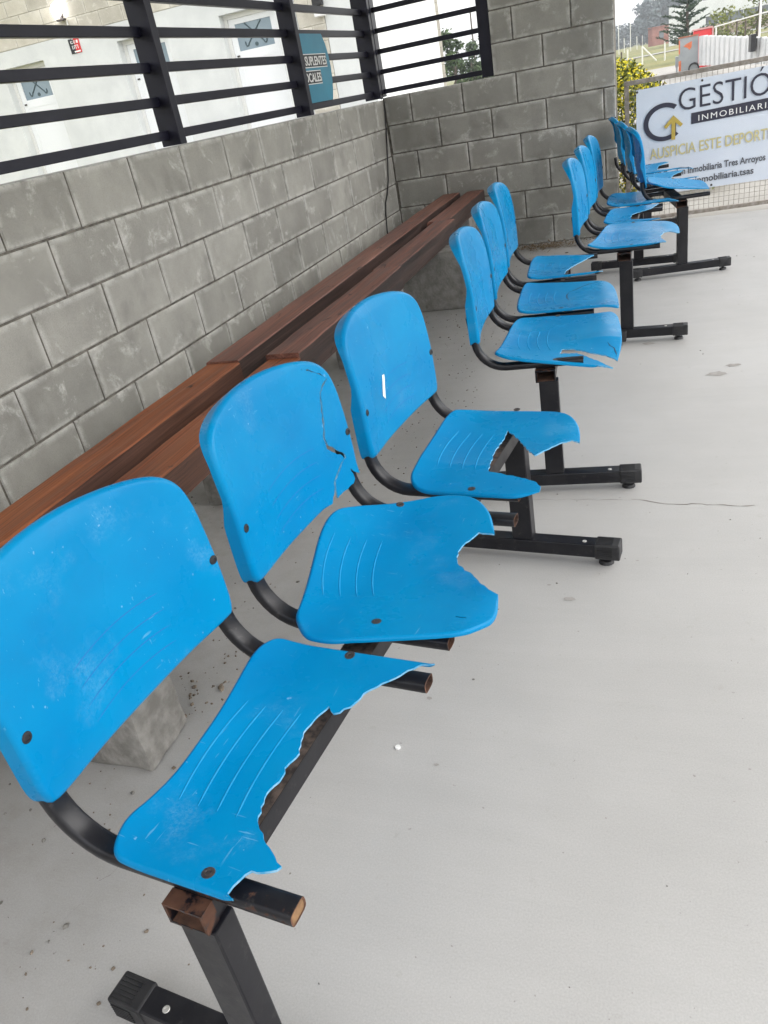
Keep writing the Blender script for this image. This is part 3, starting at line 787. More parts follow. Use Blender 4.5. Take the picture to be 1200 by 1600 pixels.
def seating(name, label, loc, rot, seats, backs, tubes, seedbase, seat_rot=None):
    t = thing(name, label, 'seat row', (loc[0], loc[1], 0), -rot, 'rows of three blue plastic seats')
    # beam
    bm = bmesh.new()
    y0, y1 = -.735, .735
    for (a, b, c, d) in ((.047, .384, .106, .387), (.047, .4165, .106, .4195), (.047, .3872, .050, .4163), (.103, .3872, .106, .4163)):
        box(bm, a, y0, b, c, y1, d)
    for f in bm.faces:
        if f.calc_center_median().y < y0+.001 : f.material_index = 1
    bm2 = bm
    # inside skin reads rusty
    for f in bm.faces:
        c = f.calc_center_median(); n_ = f.normal
        f.normal_update(); n_ = f.normal
        if .387 <= c.z <= .4166 and .0495 < c.x < .1035 and abs(c.y) < .1: f.material_index = 1
        if (abs(c.z-.387) < 1e-4 and n_.z > .5) or (abs(c.z-.4165) < 1e-4 and n_.z < -.5): f.material_index = 1
    obj('beam', bm, [M_BLACK, M_RUST], t)
    bm = bmesh.new()   # rusted open end of the beam
    for (a, b, c, d) in ((.0462, .3832, .1068, .3868), (.0462, .4167, .1068, .4203), (.0462, .3870, .0502, .4165), (.1028, .3870, .1068, .4165)):
        box(bm, a, y0-.001, b, c, y0+.022, d)
    obj('beam_end', bm, M_RUSTMIX, t)
    bm = bmesh.new()   # rusty scab along the top of the beam
    box(bm, .048, -.70, .4196, .105, .70, .4202); obj('beam_top_scale', bm, noisy('dirty_scale', (.022, .017, .015), (.12, .085, .068), 70, .95, 6, .4, 140), t)
    for s in (-1, 1):
        yc = s*.712
        bm = bmesh.new(); box(bm, .055, yc-.020, .066, .113, yc+.020, .3828, bevel=.003); leg = obj('leg', bm, M_BLACK, t)
        bm = bmesh.new(); box(bm, -.185, yc-.022, .024, .335, yc+.022, .0655, bevel=.003); fb = obj('foot_bar', bm, M_BLACK, t)
        for x0, x1 in ((-.205, -.14), (.285, .352)):
            bm = bmesh.new(); box(bm, x0, yc-.025, .021, x1, yc+.025, .0685, bevel=.004)
            for k in range(6):
                z = .028+.0055*k
                box(bm, x0+.006, yc-.0266, z, x1-.02, yc-.0245, z+.0025); box(bm, x0+.006, yc+.0245, z, x1-.02, yc+.0266, z+.0025)
                yy = yc-.018+.0065*k
                box(bm, x0+.006, yy, .068, x1-.02, yy+.003, .0698)
            obj('end_cap', bm, M_CAPPL, fb)
        for x in (-.165, .312):
            bm = bmesh.new(); cyl(bm, (x, yc, .0), (x, yc, .010), .021, 16, r1=.018); cyl(bm, (x, yc, .010), (x, yc, .0215), .008, 10)
            obj('levelling_foot', bm, M_CAPPL, fb, smooth=True)
        bm = bmesh.new(); disc_on(bm, Vector((.255, yc-.004, .0655)), Vector((0, 0, 1)), .0062, .0012); obj('screw', bm, M_STEELRING, fb)
        bm = bmesh.new(); disc_on(bm, Vector((-.10, yc-.004, .0655)), Vector((0, 0, 1)), .0062, .0012); obj('screw', bm, M_STEELRING, fb)
    for ci, c in enumerate((-1, 0, 1)):
        key = seats[ci]
        sf = seat_surf(c, EXTRA.get(key))
        so, Nn = plate('seat', SEAT[key], sf, t, [M_BLUE, M_SPLIT], r=.006, flange=.0025, seed=seedbase+ci)
        rot_ = (seat_rot or {}).get(key, (0., (0, 0)))
        ca, sa = math.cos(rot_[0]), math.sin(rot_[0]); px_, py_ = rot_[1]
        def RT(u, v, ca=ca, sa=sa, px_=px_, py_=py_): return ((u-px_)*ca-(v-py_)*sa+px_, (u-px_)*sa+(v-py_)*ca+py_)
        bm = bmesh.new()
        for k in range(4):
            x0 = -.016+.031*k
            line = [RT(x0+.010*(1-(2*j/12-1)**2)*-1+.012*(1-j/12), -.118+.192*j/12) for j in range(13)]
            strip_on(bm, sf, Nn, line, .0034, .0011)
        obj('moulded_ridge', bm, M_GROOVE, so, smooth=True)
        for hx, hy in ((.108, -.203), (.100, .203)):
            u, v = RT(hx, hy)
            bm = bmesh.new(); disc_on(bm, sf(u, v), Nn(u, v), .0088, .0010); obj('bolt', bm, M_BOLT, so)
        bf = back_surf(c)
        bk = backs[ci]
        out = BACK if bk is None else bk
        bo, Nb = plate('backrest', out, bf, t, [M_BLUE, M_SPLIT], r=.011, flange=lambda u, v: .006+.015*cl((.19-v)/.05)+.016*cl((v-.26)/.07), seed=seedbase+50+ci, cell=.02)
        for s in (-1, 1):
            bm = bmesh.new(); u, v = s*.200, .128
            disc_on(bm, bf(u, v), Nb(u, v), .0080, .0020); obj('rivet', bm, M_CAPPL, bo)
        bm = bmesh.new()
        for k in range(4):
            v0 = .150-.030*k
            strip_on(bm, bf, Nb, [(-.10+.18*j/12, v0+.010*(1-(2*j/12-1)**2)-.004) for j in range(13)], .0016, .0004)
        obj('moulded_line', bm, M_BLUEDK, bo, smooth=True)
        for s in (-1, 1):
            xe, ru = tubes[ci][0 if s < 0 else 1]
            support_tube(t, c*.5+s*.1985, xe, ru, 1 if seats[0] == 'v1' else 3)
    return t

SETS = [((1.48932, -5.14682), .11054), ((1.55440, -3.34115), -.07493), ((1.77661, -1.85445), .00648), ((1.91921, -.70047), -.15599)]
std = [((.23, 0), (.23, 0))]*3
row1 = seating('seat_row', 'nearest row of three blue seats, the middle back split by a long crack', *SETS[0], ('s1', 's2', 's3'),
               (None, cracked_back(), None), [((.225, 2), (.235, 1)), ((.235, 1), (.235, 1)), ((.215, 1), (.215, 1))], 10, {'s2': (.28, (.12, -.21))})
row2 = seating('seat_row', 'second row of three blue seats, its nearest seat torn open beside a dangling blue flap', *SETS[1], ('t1', 't2', 't3'),
               (None, None, None), [((.19, 0), (.19, 0)), ((.22, 0), (.22, 0)), ((.23, 0), (.235, 0))], 20)
row3 = seating('seat_row', 'third row of three blue seats standing in front of the block end wall', *SETS[2], ('u1', 'u2', 'u3'),
               (None, None, None), std, 30)
row4 = seating('seat_row', 'farthest row of three blue seats with ragged lower back edges, right before the banner', *SETS[3], ('v1', 'v2', 'v3'),
               (jag_back(3), jag_back(4), jag_back(5)), std, 40)
# marks on particular chairs
def child_named(root, nm, k): return [c for c in root.children if c.name.split('.')[0] == nm][k]
b3 = child_named(row1, 'backrest', 2)
bf = back_surf(1); bm = bmesh.new()
pp = [(-.072, .168), (-.060, .166), (-.062, .158), (-.066, .150), (-.080, .112), (-.092, .124), (-.088, .135), (-.0775, .155)]
fv = [bm.verts.new(bf(u, v)+Vector((.0012, 0, 0))) for u, v in pp]; bm.faces.new(fv)
o_ = obj('white_patch', bm, M_WHITE, b3)  # plain white patch laid on the backrest surface
s5 = child_named(row2, 'seat', 1); sf = seat_surf(0)
def NnS(f):
    def n(u, v):
        e = .002; return (f(u+e, v)-f(u-e, v)).cross(f(u, v+e)-f(u, v-e)).normalized()
    return n
bm = bmesh.new()
for ln in ([(.128, .055), (.15, .075), (.175, .10), (.20, .12), (.235, .128)], [(.128, .055), (.12, .02), (.122, -.02), (.131, -.06)]):
    strip_on(bm, sf, NnS(sf), ln, .005, .0006)
obj('crack', bm, M_CRACK, s5)
s4 = child_named(row2, 'seat', 0); sf4 = seat_surf(-1, EXTRA['t1'])
bm = bmesh.new(); strip_on(bm, sf4, NnS(sf4), [(.262, -.075), (.268, -.095), (.28, -.105), (.285, -.13), (.287, -.145)], .004, .0006); obj('crack', bm, M_CRACK, s4)

# ------------------------------------------------------------------ gate and banner
M_GALV = noisy('rusty_galvanised', (.20, .17, .14), (.33, .30, .27), 30, .7, 5)
M_WIRE = noisy('wire_mesh', (.20, .185, .16), (.32, .30, .27), 20, .6)
GA = R(6.0)
gate = thing('mesh_gate', 'low rusty framed wire mesh gate closing the gap beside the block end wall', 'gate', (1.737, .225, 0), GA)
GW = 2.2
bm = bmesh.new()
box(bm, 0, -.015, .975, GW, .015, 1.005, bevel=.003); box(bm, 0, -.015, .035, .03, .015, .9745, bevel=.003)
box(bm, .0305, -.015, .035, GW, .015, .062, bevel=.003); box(bm, GW, -.015, .035, GW+.03, .015, 1.005, bevel=.003)
obj('gate_frame', bm, M_GALV, gate)
bm = bmesh.new()
k = .035
x = .03+k
while x < GW: box(bm, x-.0013, -.0013, .062, x+.0013, .0013, .975); x += k
z = .062+k
while z < .97: box(bm, .03, -.0040, z-.0013, GW, -.0014, z+.0013); z += k
obj('wire_mesh', bm, M_WIRE, gate)
bm = bmesh.new(); box(bm, .02, -.02, .0, .05, .02, .0348); box(bm, GW-.05, -.02, 0, GW-.02, .02, .0348); obj('foot', bm, M_GALV, gate)
bm = bmesh.new(); box(bm, .075, -.017, .90, .10, -.016, .915); box(bm, .06, -.0185, .905, .10, -.0172, .909); obj('tie', bm, M_CAPPL, gate)

def banner_mat():
    t = NT('white_vinyl'); v = t.coord()
    n = t.ramp(t.noise(v, 3, 4), [(.3, 0.0), (.7, 1.0)])
    t.base(t.mix(n, (.60, .66, .76), (.66, .71, .79))); t.rough(.38); t.bump(t.noise(t.coord((1, 1, 2.2)), 4.5, 3), .35, .012); return t.m
M_VINYL = banner_mat()
M_INK = plain('dark_blue_ink', (.022, .022, .045), .45)
M_GREYINK = plain('grey_ink', (.075, .082, .10), .5)
M_GOLD = plain('gold_ink', (.50, .36, .06), .5)
M_PALEGOLD = plain('faded_gold_ink', (.56, .50, .26), .5)
ban = thing('banner', 'white advertising banner with a dark ring and gold arrow tied to the mesh gate', 'banner', (1.737, .225, 0), GA)
BX0, BX1 = .078, 2.1
def bt(x): return .937+.012*x
def bbm(x): return .216-.005*x
bm = bmesh.new()
nx = 24; rows = []
for yy in (-.0305, -.0275):
    rows.append([[bm.verts.new((BX0+(BX1-BX0)*i/nx, yy+.0025*math.sin(i*.9), z_)) for z_ in (bbm(BX0+(BX1-BX0)*i/nx), bt(BX0+(BX1-BX0)*i/nx))] for i in range(nx+1)])
for i in range(nx):
    bm.faces.new((rows[0][i][0], rows[0][i+1][0], rows[0][i+1][1], rows[0][i][1]))
    bm.faces.new((rows[1][i][1], rows[1][i+1][1], rows[1][i+1][0], rows[1][i][0]))
    for e in (0, 1): bm.faces.new((rows[0][i][e], rows[1][i][e], rows[1][i+1][e], rows[0][i+1][e]))
for i in (0, nx): bm.faces.new((rows[0][i][0], rows[0][i][1], rows[1][i][1], rows[1][i][0]))
bmesh.ops.recalc_face_normals(bm, faces=bm.faces)
obj('sheet', bm, M_VINYL, ban, smooth=True)
bm = bmesh.new(); box(bm, .0, -.031, bbm(0)-.0, .0, -.03, .3)
bm.free()
YT = -.0345
bm = bmesh.new()    # ring emblem, open at the upper right
cx_, cz_ = .268, .703
n = 40; pr = None
for i in range(n+1):
    a = R(52)+R(262)*i/n
    cur = [bm.verts.new((cx_+q*math.cos(a), YT, cz_+.88*q*math.sin(a))) for q in (.142, .108)]
    if pr: bm.faces.new((pr[0], cur[0], cur[1], pr[1]))
    pr = cur
box(bm, .318, YT-.001, .600, .350, YT, .69)
obj('emblem_ring', bm, M_INK, ban)
bm = bmesh.new()
def flatpoly(bm, P_, y0, y1):
    a = [bm.verts.new((x_, y0, z_)) for x_, z_ in P_]; b = [bm.verts.new((x_, y1, z_)) for x_, z_ in P_]
    bm.faces.new(a); bm.faces.new(list(reversed(b)))
    for i in range(len(P_)):
        j = (i+1) % len(P_); bm.faces.new((a[i], b[i], b[j], a[j]))
flatpoly(bm, [(.331, .738), (.396, .672), (.380, .656), (.344, .690), (.344, .577), (.318, .577), (.318, .690), (.282, .656), (.266, .672)], YT-.0045, YT-.0018)
bmesh.ops.recalc_face_normals(bm, faces=bm.faces)
obj('emblem_arrow', bm, M_GOLD, ban)
rt = (R(90), R(-1.2), 0)
text_mesh('GESTIÓN', .205, M_INK, ban, (.368, YT-.001, .757), rt, .74, bold=-.0015)
bm = bmesh.new(); flatpoly(bm, [(.452, .660), (1.15, .674), (1.15, .752), (.452, .732)], YT-.001, YT); bmesh.ops.recalc_face_normals(bm, faces=bm.faces); obj('emblem_bar', bm, M_INK, ban)
text_mesh('INMOBILIARIA', .054, M_WHITE, ban, (.500, YT-.0016, .675), rt, .50, space=1.25)
text_mesh('AUSPICIA ESTE DEPORTE', .102, M_PALEGOLD, ban, (.170, YT-.001, .466), rt, .83, bold=.0012)
text_mesh('@ Gestion Inmobiliaria Tres Arroyos', .064, M_GREYINK, ban, (.195, YT-.001, .328), rt, .765, bold=.001)
text_mesh('@ gestioninmobiliaria.tsas', .064, M_GREYINK, ban, (.225, YT-.001, .252), rt, .66, bold=.001)
for x_, z_ in ((.085, .925), (.52, .928), (1.0, .93), (.60, .228)):
    bm = bmesh.new(); disc_on(bm, Vector((x_, YT+.001, z_)), Vector((0, -1, 0)), .008, .002); obj('eyelet', bm, M_BOLT, ban)

# ------------------------------------------------------------------ clubhouse seen through the grille
M_DOORW = plain('white_door', (.80, .82, .84), .35)
M_FRAME = plain('white_frame', (.74, .74, .72), .4)
M_FROST = noisy('frosted_glass', (.20, .27, .32), (.25, .32, .37), 3, .25)
M_STICK = plain('dark_green_grey', (.05, .085, .10), .5)
club = thing('clubhouse', 'white rendered clubhouse with block courses and white doors, behind the long grille', 'building', (-5, 5.3, 0))
OX, OY = 5.0, -5.3
def cpart(name, boxes, mat, parent=club, bv=0):
    bm = bmesh.new()
    for b_ in boxes: box(bm, b_[0]+OX, b_[1]+OY, b_[2], b_[3]+OX, b_[4]+OY, b_[5], bevel=bv)
    return obj(name, bm, mat, parent)
DOORS = [(-7.90, -7.07), (-5.68, -4.83), (-3.93, -3.08)]
xs = [-13.0]+[q for d in DOORS for q in d]+[-2.762]
wb = [(xs[i], 5.3, 0, xs[i+1], 5.55, 2.785) for i in range(0, len(xs), 2)]
wb += [(a, 5.3, 2.56, b, 5.55, 2.785) for a, b in DOORS] + [(-2.348, 5.3, 0, -1.78, 5.55, 2.785), (a, 5.3, 0, b, 5.5, .42) if False else (-13.0, 5.56, 0, -1.79, 9.0, .40)]
cpart('wall', wb, M_RENDER)
bm, cl_ = newbm_tone()
blocks(bm, cl_, 'x', -13.0, -1.78, 8, 4.39, .2, 5.3, .2, (-.05, .15))
blocks(bm, cl_, 'x', -2.76, -2.35, 14, 2.785, .2, 5.296, .2, (-2.76, -2.56))
box(bm, -13, 5.308, 2.787, -1.79, 5.49, 4.385, 1); box(bm, -2.755, 5.303, 0, -2.355, 5.5, 2.784, 1)
bmesh.ops.translate(bm, verts=bm.verts, vec=(OX, OY, 0))
wall_obj('block_courses', bm, [M_PALEBLOCK, M_PALEMORTAR], club)
cpart('roof', [(-13.2, 4.6, 4.392, -1.0, 9.2, 4.5)], M_ROOF)
cpart('rear_wall', [(-13.0, 9.0, 0, -1.78, 9.2, 4.39), (-1.98, 5.51, .401, -1.781, 8.99, 4.39)], M_RENDER)
for a, b in DOORS:
    fr = cpart('door_frame', [(a, 5.43, .42, a+.05, 5.50, 2.56), (b-.05, 5.43, .42, b, 5.50, 2.56), (a+.0501, 5.43, 2.50, b-.0501, 5.50, 2.56)], M_FRAME)
    dr = cpart('door', [(a+.052, 5.45, .42, a+.14, 5.49, 2.498), (b-.14, 5.45, .42, b-.052, 5.49, 2.498), (a+.1402, 5.45, 2.43, b-.1402, 5.49, 2.498), (a+.1402, 5.45, 1.98, b-.1402, 5.49, 2.095), (a+.1402, 5.455, .42, b-.1402, 5.485, 1.9798)], M_DOORW)
    pn = cpart('window', [(a+.1404, 5.462, 2.0955, b-.1404, 5.478, 2.4295)], M_FROST, dr)
    cpart('handle', [(a+.085, 5.435, 2.03, a+.125, 5.4495, 2.05)], M_BOLT, dr)
    mx = (a+b)/2+OX; yy = 5.4605+OY
    bm = bmesh.new()
    for s in (-1, 1):
        pts = [(mx-s*.13, yy, 2.42), (mx+s*.07, yy, 2.22), (mx+s*.115, yy, 2.175), (mx+s*.135, yy, 2.145), (mx+s*.155, yy, 2.140), (mx+s*.17, yy, 2.165), (mx+s*.172, yy, 2.20)]
        tube(bm, pts, .010, 6)
    cyl(bm, (mx, yy-.006, 2.145), (mx, yy+.004, 2.145), .026, 12)
    obj('crossed_stick_emblem', bm, M_STICK, pn)
# lamp, conduit, poster, wall camera
M_LAMP = NT('lit_lamp'); M_LAMP.b.inputs['Emission Color'].default_value = (1, .97, .95, 1); M_LAMP.b.inputs['Emission Strength'].default_value = 4; M_LAMP = M_LAMP.m
lamp = thing('wall_lamp', 'lit white floodlight on the block courses of the clubhouse', 'lamp', (-6.48, 5.28, 3.08))
bm = bmesh.new(); box(bm, -.07, -.06, -.11, .07, .0, -.085, bevel=.004); box(bm, -.02, -.02, -.085, .02, .012, .06); obj('bracket', bm, M_BOLT, lamp)
bm = bmesh.new(); bmesh.ops.create_icosphere(bm, subdivisions=3, radius=.085, matrix=Matrix.Translation((0, -.09, .02)) @ Matrix.Diagonal((.9, .7, 1.1, 1))); obj('bulb', bm, M_LAMP, lamp, smooth=True)
bm = bmesh.new(); cyl(bm, (.06, .006, -.11), (.06, .006, -.36), .012, 8); obj('conduit', bm, M_FRAME, lamp)
M_RED = plain('red_print', (.62, .03, .035), .5)
po = thing('poster', 'small black and red notice on the white clubhouse wall under the lamp', 'sign', (-6.415, 5.296, 2.635))
bm = bmesh.new(); box(bm, -.095, -.006, -.095, .0, .003, .095); obj('dark_half', bm, M_NEARBLACK, po)
bm = bmesh.new(); box(bm, .0005, -.006, -.095, .095, .003, .095); obj('red_half', bm, M_RED, po)
bm = bmesh.new()
for (x0, z0, x1, z1) in ((-.06, .03, -.045, .07), (-.06, .03, -.02, .04), (-.06, .06, -.03, .07), (-.01, .03, .03, .04), (-.01, .03, .0, .07), (.02, .03, .03, .07), (-.01, .06, .03, .07), (.045, .03, .075, .07), (-.05, -.04, -.04, .01), (-.02, -.04, -.01, .01), (.01, -.04, .02, .01), (-.02, .0, .04, .01), (.05, -.04, .06, .01), (-.03, -.085, .08, -.065)):
    box(bm, x0, -.0085, z0, x1, -.0065, z1)
obj('white_marks', bm, M_WHITE, po)
cm = thing('wall_camera', 'small white camera under a dark bracket on the block pier of the clubhouse', 'lamp', (-2.38, 5.27, 2.30))
bm = bmesh.new(); box(bm, -.07, -.10, -.035, .07, .0, .02, bevel=.008); obj('body', bm, M_WHITE, cm)
bm = bmesh.new(); box(bm, -.09, -.06, .09, .05, .02, .19, bevel=.006); box(bm, -.02, -.02, .021, .0, .0, .0895); obj('bracket', bm, M_CAPPL, cm)

# far wing, turned about 45 degrees
wing = thing('clubhouse_wing', 'far white clubhouse wing with a deep door recess and stone edged corner', 'building', (-4.66, 15.6, 0), R(45))
def wpart(name, boxes, mat, parent=wing):
    bm = bmesh.new()
    for b_ in boxes: box(bm, *b_)
    return obj(name, bm, mat, parent)
wpart('wall', [(-6, 0, 0, -.06, .4, 4.6), (.76, 0, 0, 1.0, .4, 4.6), (-.06, 0, 2.56, .76, .4, 4.6), (-6, .41, 0, 1.4, 5, .3)], noisy('offwhite_render', (.40, .405, .395), (.46, .465, .455), 3, .9))
wpart('downpipe', [(1.005, -.03, 0, 1.075, .05, 4.6)], plain('grey_pipe', (.30, .28, .26), .5))
bm, cl_ = newbm_tone()
blocks(bm, cl_, 'x', 1.08, 1.585, 23, 4.6, .2, -.01, .3, (1.08, 1.28))
box(bm, 1.085, .004, 0, 1.580, .29, 4.59, 1)
wall_obj('block_pier', bm, [block_mat('pier_stone', (.30, .28, .24), (.40, .38, .33), (.48, .46, .40), .25), noisy('pier_joint', (.12, .11, .095), (.17, .16, .14), 20, .95)], wing)
wpart('roof', [(-6.2, -.2, 4.605, 1.65, 5.2, 4.7)], M_ROOF)
wpart('side_wall', [(1.30, .30, 0, 1.575, 5, 4.6)], M_RENDER)
wpart('door', [(.06, .34, .3, .755, .38, 2.5)], plain('wing_door', (.60, .62, .64), .4))
wpart('door_frame', [(-.058, .32, .3, .058, .39, 2.555), (.06, .32, 2.502, .757, .39, 2.555)], plain('dark_frame', (.05, .05, .07), .4))

# ------------------------------------------------------------------ vegetation
def leaf_mat(name, a, b, rough=.7):
    t = NT(name); oi = t.node('ShaderNodeAttribute', attribute_name='tone')
    n = t.ramp(oi.outputs['Fac'], [(0, a), (1, b)])
    t.base(n); t.rough(rough); t.b.inputs['Specular IOR Level'].default_value = .25
    return t.m
def leaf(bm, col, p, s, rr, tone, asp=.5, d=None):
    if d is None: d = Vector((rr.gauss(0, 1), rr.gauss(0, 1), rr.gauss(0, .7))).normalized()
    q = d.cross(Vector((rr.gauss(0, 1), rr.gauss(0, 1), rr.gauss(0, 1)))).normalized()
    v = [bm.verts.new(p-d*s*.5), bm.verts.new(p+q*s*asp*.5), bm.verts.new(p+d*s*.5), bm.verts.new(p-q*s*asp*.5)]
    f = bm.faces.new(v)
    for lp in f.loops: lp[col] = (tone, tone, tone, 1)
def broadleaf(name, label, loc, h, rad, mats, n=900, ls=.35, seed=0, trunk=.25, group=None, base=.2, nclump=16):
    rr = random.Random(seed); t = thing(name, label, 'tree' if h > 1.6 else 'bush', loc, rr.uniform(0, 6), group)
    bm = bmesh.new()
    tp = [(0, 0, 0), (rr.uniform(-.05, .05)*h, rr.uniform(-.05, .05)*h, h*.35), (rr.uniform(-.08, .08)*h, rr.uniform(-.08, .08)*h, h*.65)]
    pv = Vector(tp[0])
    for k, (p, q) in enumerate(zip(tp, tp[1:])): cyl(bm, p, q, trunk*(1-.3*k), 8, r1=trunk*(.7-.3*k))
    clumps = []
    for k in range(nclump):
        a = rr.uniform(0, 6.28); e = rr.random(); zz = base*h+(1-base)*h*(.12+.80*e)
        rr_ = rad*math.sqrt(max(.05, 1-((e-.42)/.62)**2))*rr.uniform(.3, .8)
        c = Vector((math.cos(a)*rr_, math.sin(a)*rr_, zz)); clumps.append((c, rad*rr.uniform(.28, .48), rr.uniform(-.25, .25)))
        if k % 2 == 0: cyl(bm, tp[1], tuple(c*.85+Vector((0, 0, .1*h*.5))*.0), trunk*.28, 5, r1=trunk*.06)
    obj('trunk', bm, mats[0], t)
    bm, col = newbm_tone()
    for i in range(n):
        c, cr, ct = clumps[i % len(clumps)]
        d = Vector((rr.gauss(0, 1), rr.gauss(0, 1), rr.gauss(0, 1))).normalized()*cr*rr.random()**.4
        d.z *= .75
        leaf(bm, col, c+d, ls*rr.uniform(.6, 1.3), rr, cl(.5+ct+rr.uniform(-.3, .3)))
    obj('crown', bm, mats[1], t)
    return t
M_BARK = noisy('bark', (.06, .045, .035), (.12, .10, .08), 10, .9)
M_LEAF = leaf_mat('leaf_green', (.022, .045, .018), (.075, .115, .04))
M_LEAFHAZE = leaf_mat('leaf_hazed', (.055, .075, .076), (.12, .15, .15))  # leaves greyed and blued, distance haze put into their colour
M_LEAFY = leaf_mat('leaf_olive', (.06, .085, .018), (.19, .21, .045))
M_YEL = leaf_mat('yellow_blossom', (.62, .50, .02), (.80, .72, .06))
M_CONI = leaf_mat('conifer_green', (.022, .050, .030), (.065, .10, .06))

CX, CY = 2.0334, -6.3277
def at(k, dist): return (CX+k*dist, CY+dist)
# yellow flowering bush behind the gate
bsh = thing('flowering_bush', 'green bush covered with yellow flowers just behind the mesh gate', 'bush', (1.66, 2.3, -.06))
rr = random.Random(5)
bm = bmesh.new()
for i in range(16):
    a = rr.uniform(0, 6.28); r_ = rr.uniform(.1, .45); tube(bm, [(0, 0, 0), (math.cos(a)*r_*.5, math.sin(a)*r_*.5, .45), (math.cos(a)*r_, math.sin(a)*r_, rr.uniform(.7, .95))], .008, 5)
obj('stem', bm, M_BARK, bsh)
def bush_pt(rr):
    while True:
        x, y, z = rr.uniform(-.9, .9), rr.uniform(-.6, .6), rr.uniform(0, 1.2)
        top = 1.16*math.exp(-((x+.08)/.78)**2)*(1+.10*noise.noise(Vector((x*4, y*4, 2.))))
        if z < top and rr.random() < .25+.75*(z/top)**2: return Vector((x, y, max(.04, z)))
bm, col = newbm_tone()
for i in range(7000): leaf(bm, col, bush_pt(rr), rr.uniform(.035, .075), rr, rr.random(), .45)
obj('foliage', bm, M_LEAFY, bsh)
bm, col = newbm_tone()
for i in range(4600):
    p = bush_pt(rr)
    for k in range(2): leaf(bm, col, p+Vector((rr.uniform(-.01, .01), rr.uniform(-.02, .0), rr.uniform(0, .03))), rr.uniform(.014, .030), rr, rr.random(), .9)
o_ = obj('blossom', bm, M_YEL, bsh); o_['kind'] = 'stuff'

# conifer in front of the white building
def conifer(name, label, loc, h, rad, seed):
    rr = random.Random(seed); t = thing(name, label, 'tree', loc)
    bm = bmesh.new(); cyl(bm, (0, 0, 0), (0, 0, h), rad*.07, 8, r1=.02); obj('trunk', bm, M_BARK, t)
    bm, col = newbm_tone()
    z = .12*h
    while z < h*.99:
        k = 1-z/h; n_ = 4
        for i in range(n_):
            a = rr.uniform(0, 6.28); L = rad*(k**.8)*rr.uniform(.7, 1.15)+.08
            d = Vector((math.cos(a), math.sin(a), rr.uniform(.15, .45)))
            m_ = max(5, int(L*14))
            for j in range(m_):
                s = j/m_; p = Vector((0, 0, z))+d*L*s
                for q in range(3):
                    dd = (d+Vector((rr.gauss(0, .7), rr.gauss(0, .7), rr.gauss(0, .35)))).normalized()
                    leaf(bm, col, p+dd*.08, .30*rr.uniform(.6, 1.2)*(1-.4*s), rr, rr.random()*.6+.4*s, .3, dd)
        z += h*.042
    obj('crown', bm, M_CONI, t); return t
x_, y_ = at(.0185, 52); conifer('conifer_tree', 'dark green young conifer in front of the long white building', (x_, y_, -.1), 4.3, 1.75, 3)

# eucalyptus grove, far
for i, (k, d, h, r_, lab) in enumerate(((-.0205, 230, 9.0, 4.2, 'dark tree at the left end of the grove over the brick house'), (-.011, 238, 12.5, 5.2, 'tall dark tree of the grove above the brick house'),
        (.001, 245, 14.0, 5.8, 'tallest dark tree of the grove, behind the conifer tip'), (.0135, 250, 14.0, 5.6, 'dark grove tree above the left corner of the white building'), (.027, 255, 13.0, 5.2, 'dark grove tree rising over the white building roof'), (-.0265, 225, 5.5, 3.0, 'small rounded dark tree at the outer left edge of the grove'))):
    x_, y_ = at(k, d); broadleaf('grove_tree', lab, (x_, y_, .4), h, r_, (M_BARK, M_LEAFHAZE), 1500, 1.0, 20+i, .4, 'dark trees on the skyline', .08, 22)
for i, (k, d, h, r_, lab) in enumerate(((-.045, 260, 5.2, 4.5, 'low blue green tree on the horizon beside the block wall edge'), (-.0375, 265, 4.6, 4.0, 'low blue green tree on the horizon, right of the first'), (-.0535, 250, 4.2, 4.5, 'low distant tree touching the block wall edge'))):
    x_, y_ = at(k, d); broadleaf('horizon_tree', lab, (x_, y_, .4), h, r_, (M_BARK, M_LEAFHAZE), 700, .9, 40+i, .3, 'low trees on the horizon', .02, 14)
# trees seen through the end grille
for i, (k, d, h, r_, lab) in enumerate(((-.232, 46, 3.75, 1.15, 'upright green tree seen through the end grille beside the far wing'), (-.213, 50, 3.0, 1.3, 'bushy green tree seen through the middle of the end grille'), (-.196, 52, 3.3, 1.3, 'green tree seen through the end grille next to its right post'))):
    x_, y_ = at(k, d); broadleaf('green_tree', lab, (x_, y_, -.1), h, r_, (M_BARK, M_LEAF), 1100, .26, 60+i, .12, 'green trees beyond the end grille', .03, 18)
bm = bmesh.new(); cyl(bm, (0, 0, 0), (0, 0, 6.5), .10, 8, r1=.07); x_, y_ = at(-.2065, 80)
o_ = tag(obj('utility_pole', bm, M_BARK), 'thin wooden utility pole above the trees in the end grille', 'pole'); o_.location = (x_, y_, -.1)
# shrubs by the white building
for i, (k, d, h, r_, lab) in enumerate(((.0575, 60, 2.3, 1.5, 'olive shrub before the window strip of the white building'), (.085, 62, 3.4, 1.6, 'olive tree at the right edge before the white building'))):
    x_, y_ = at(k, d); broadleaf('olive_shrub', lab, (x_, y_, -.1), h, r_, (M_BARK, M_LEAFY), 900, .22, 80+i, .1, 'olive shrubs before the white building', .05, 16)

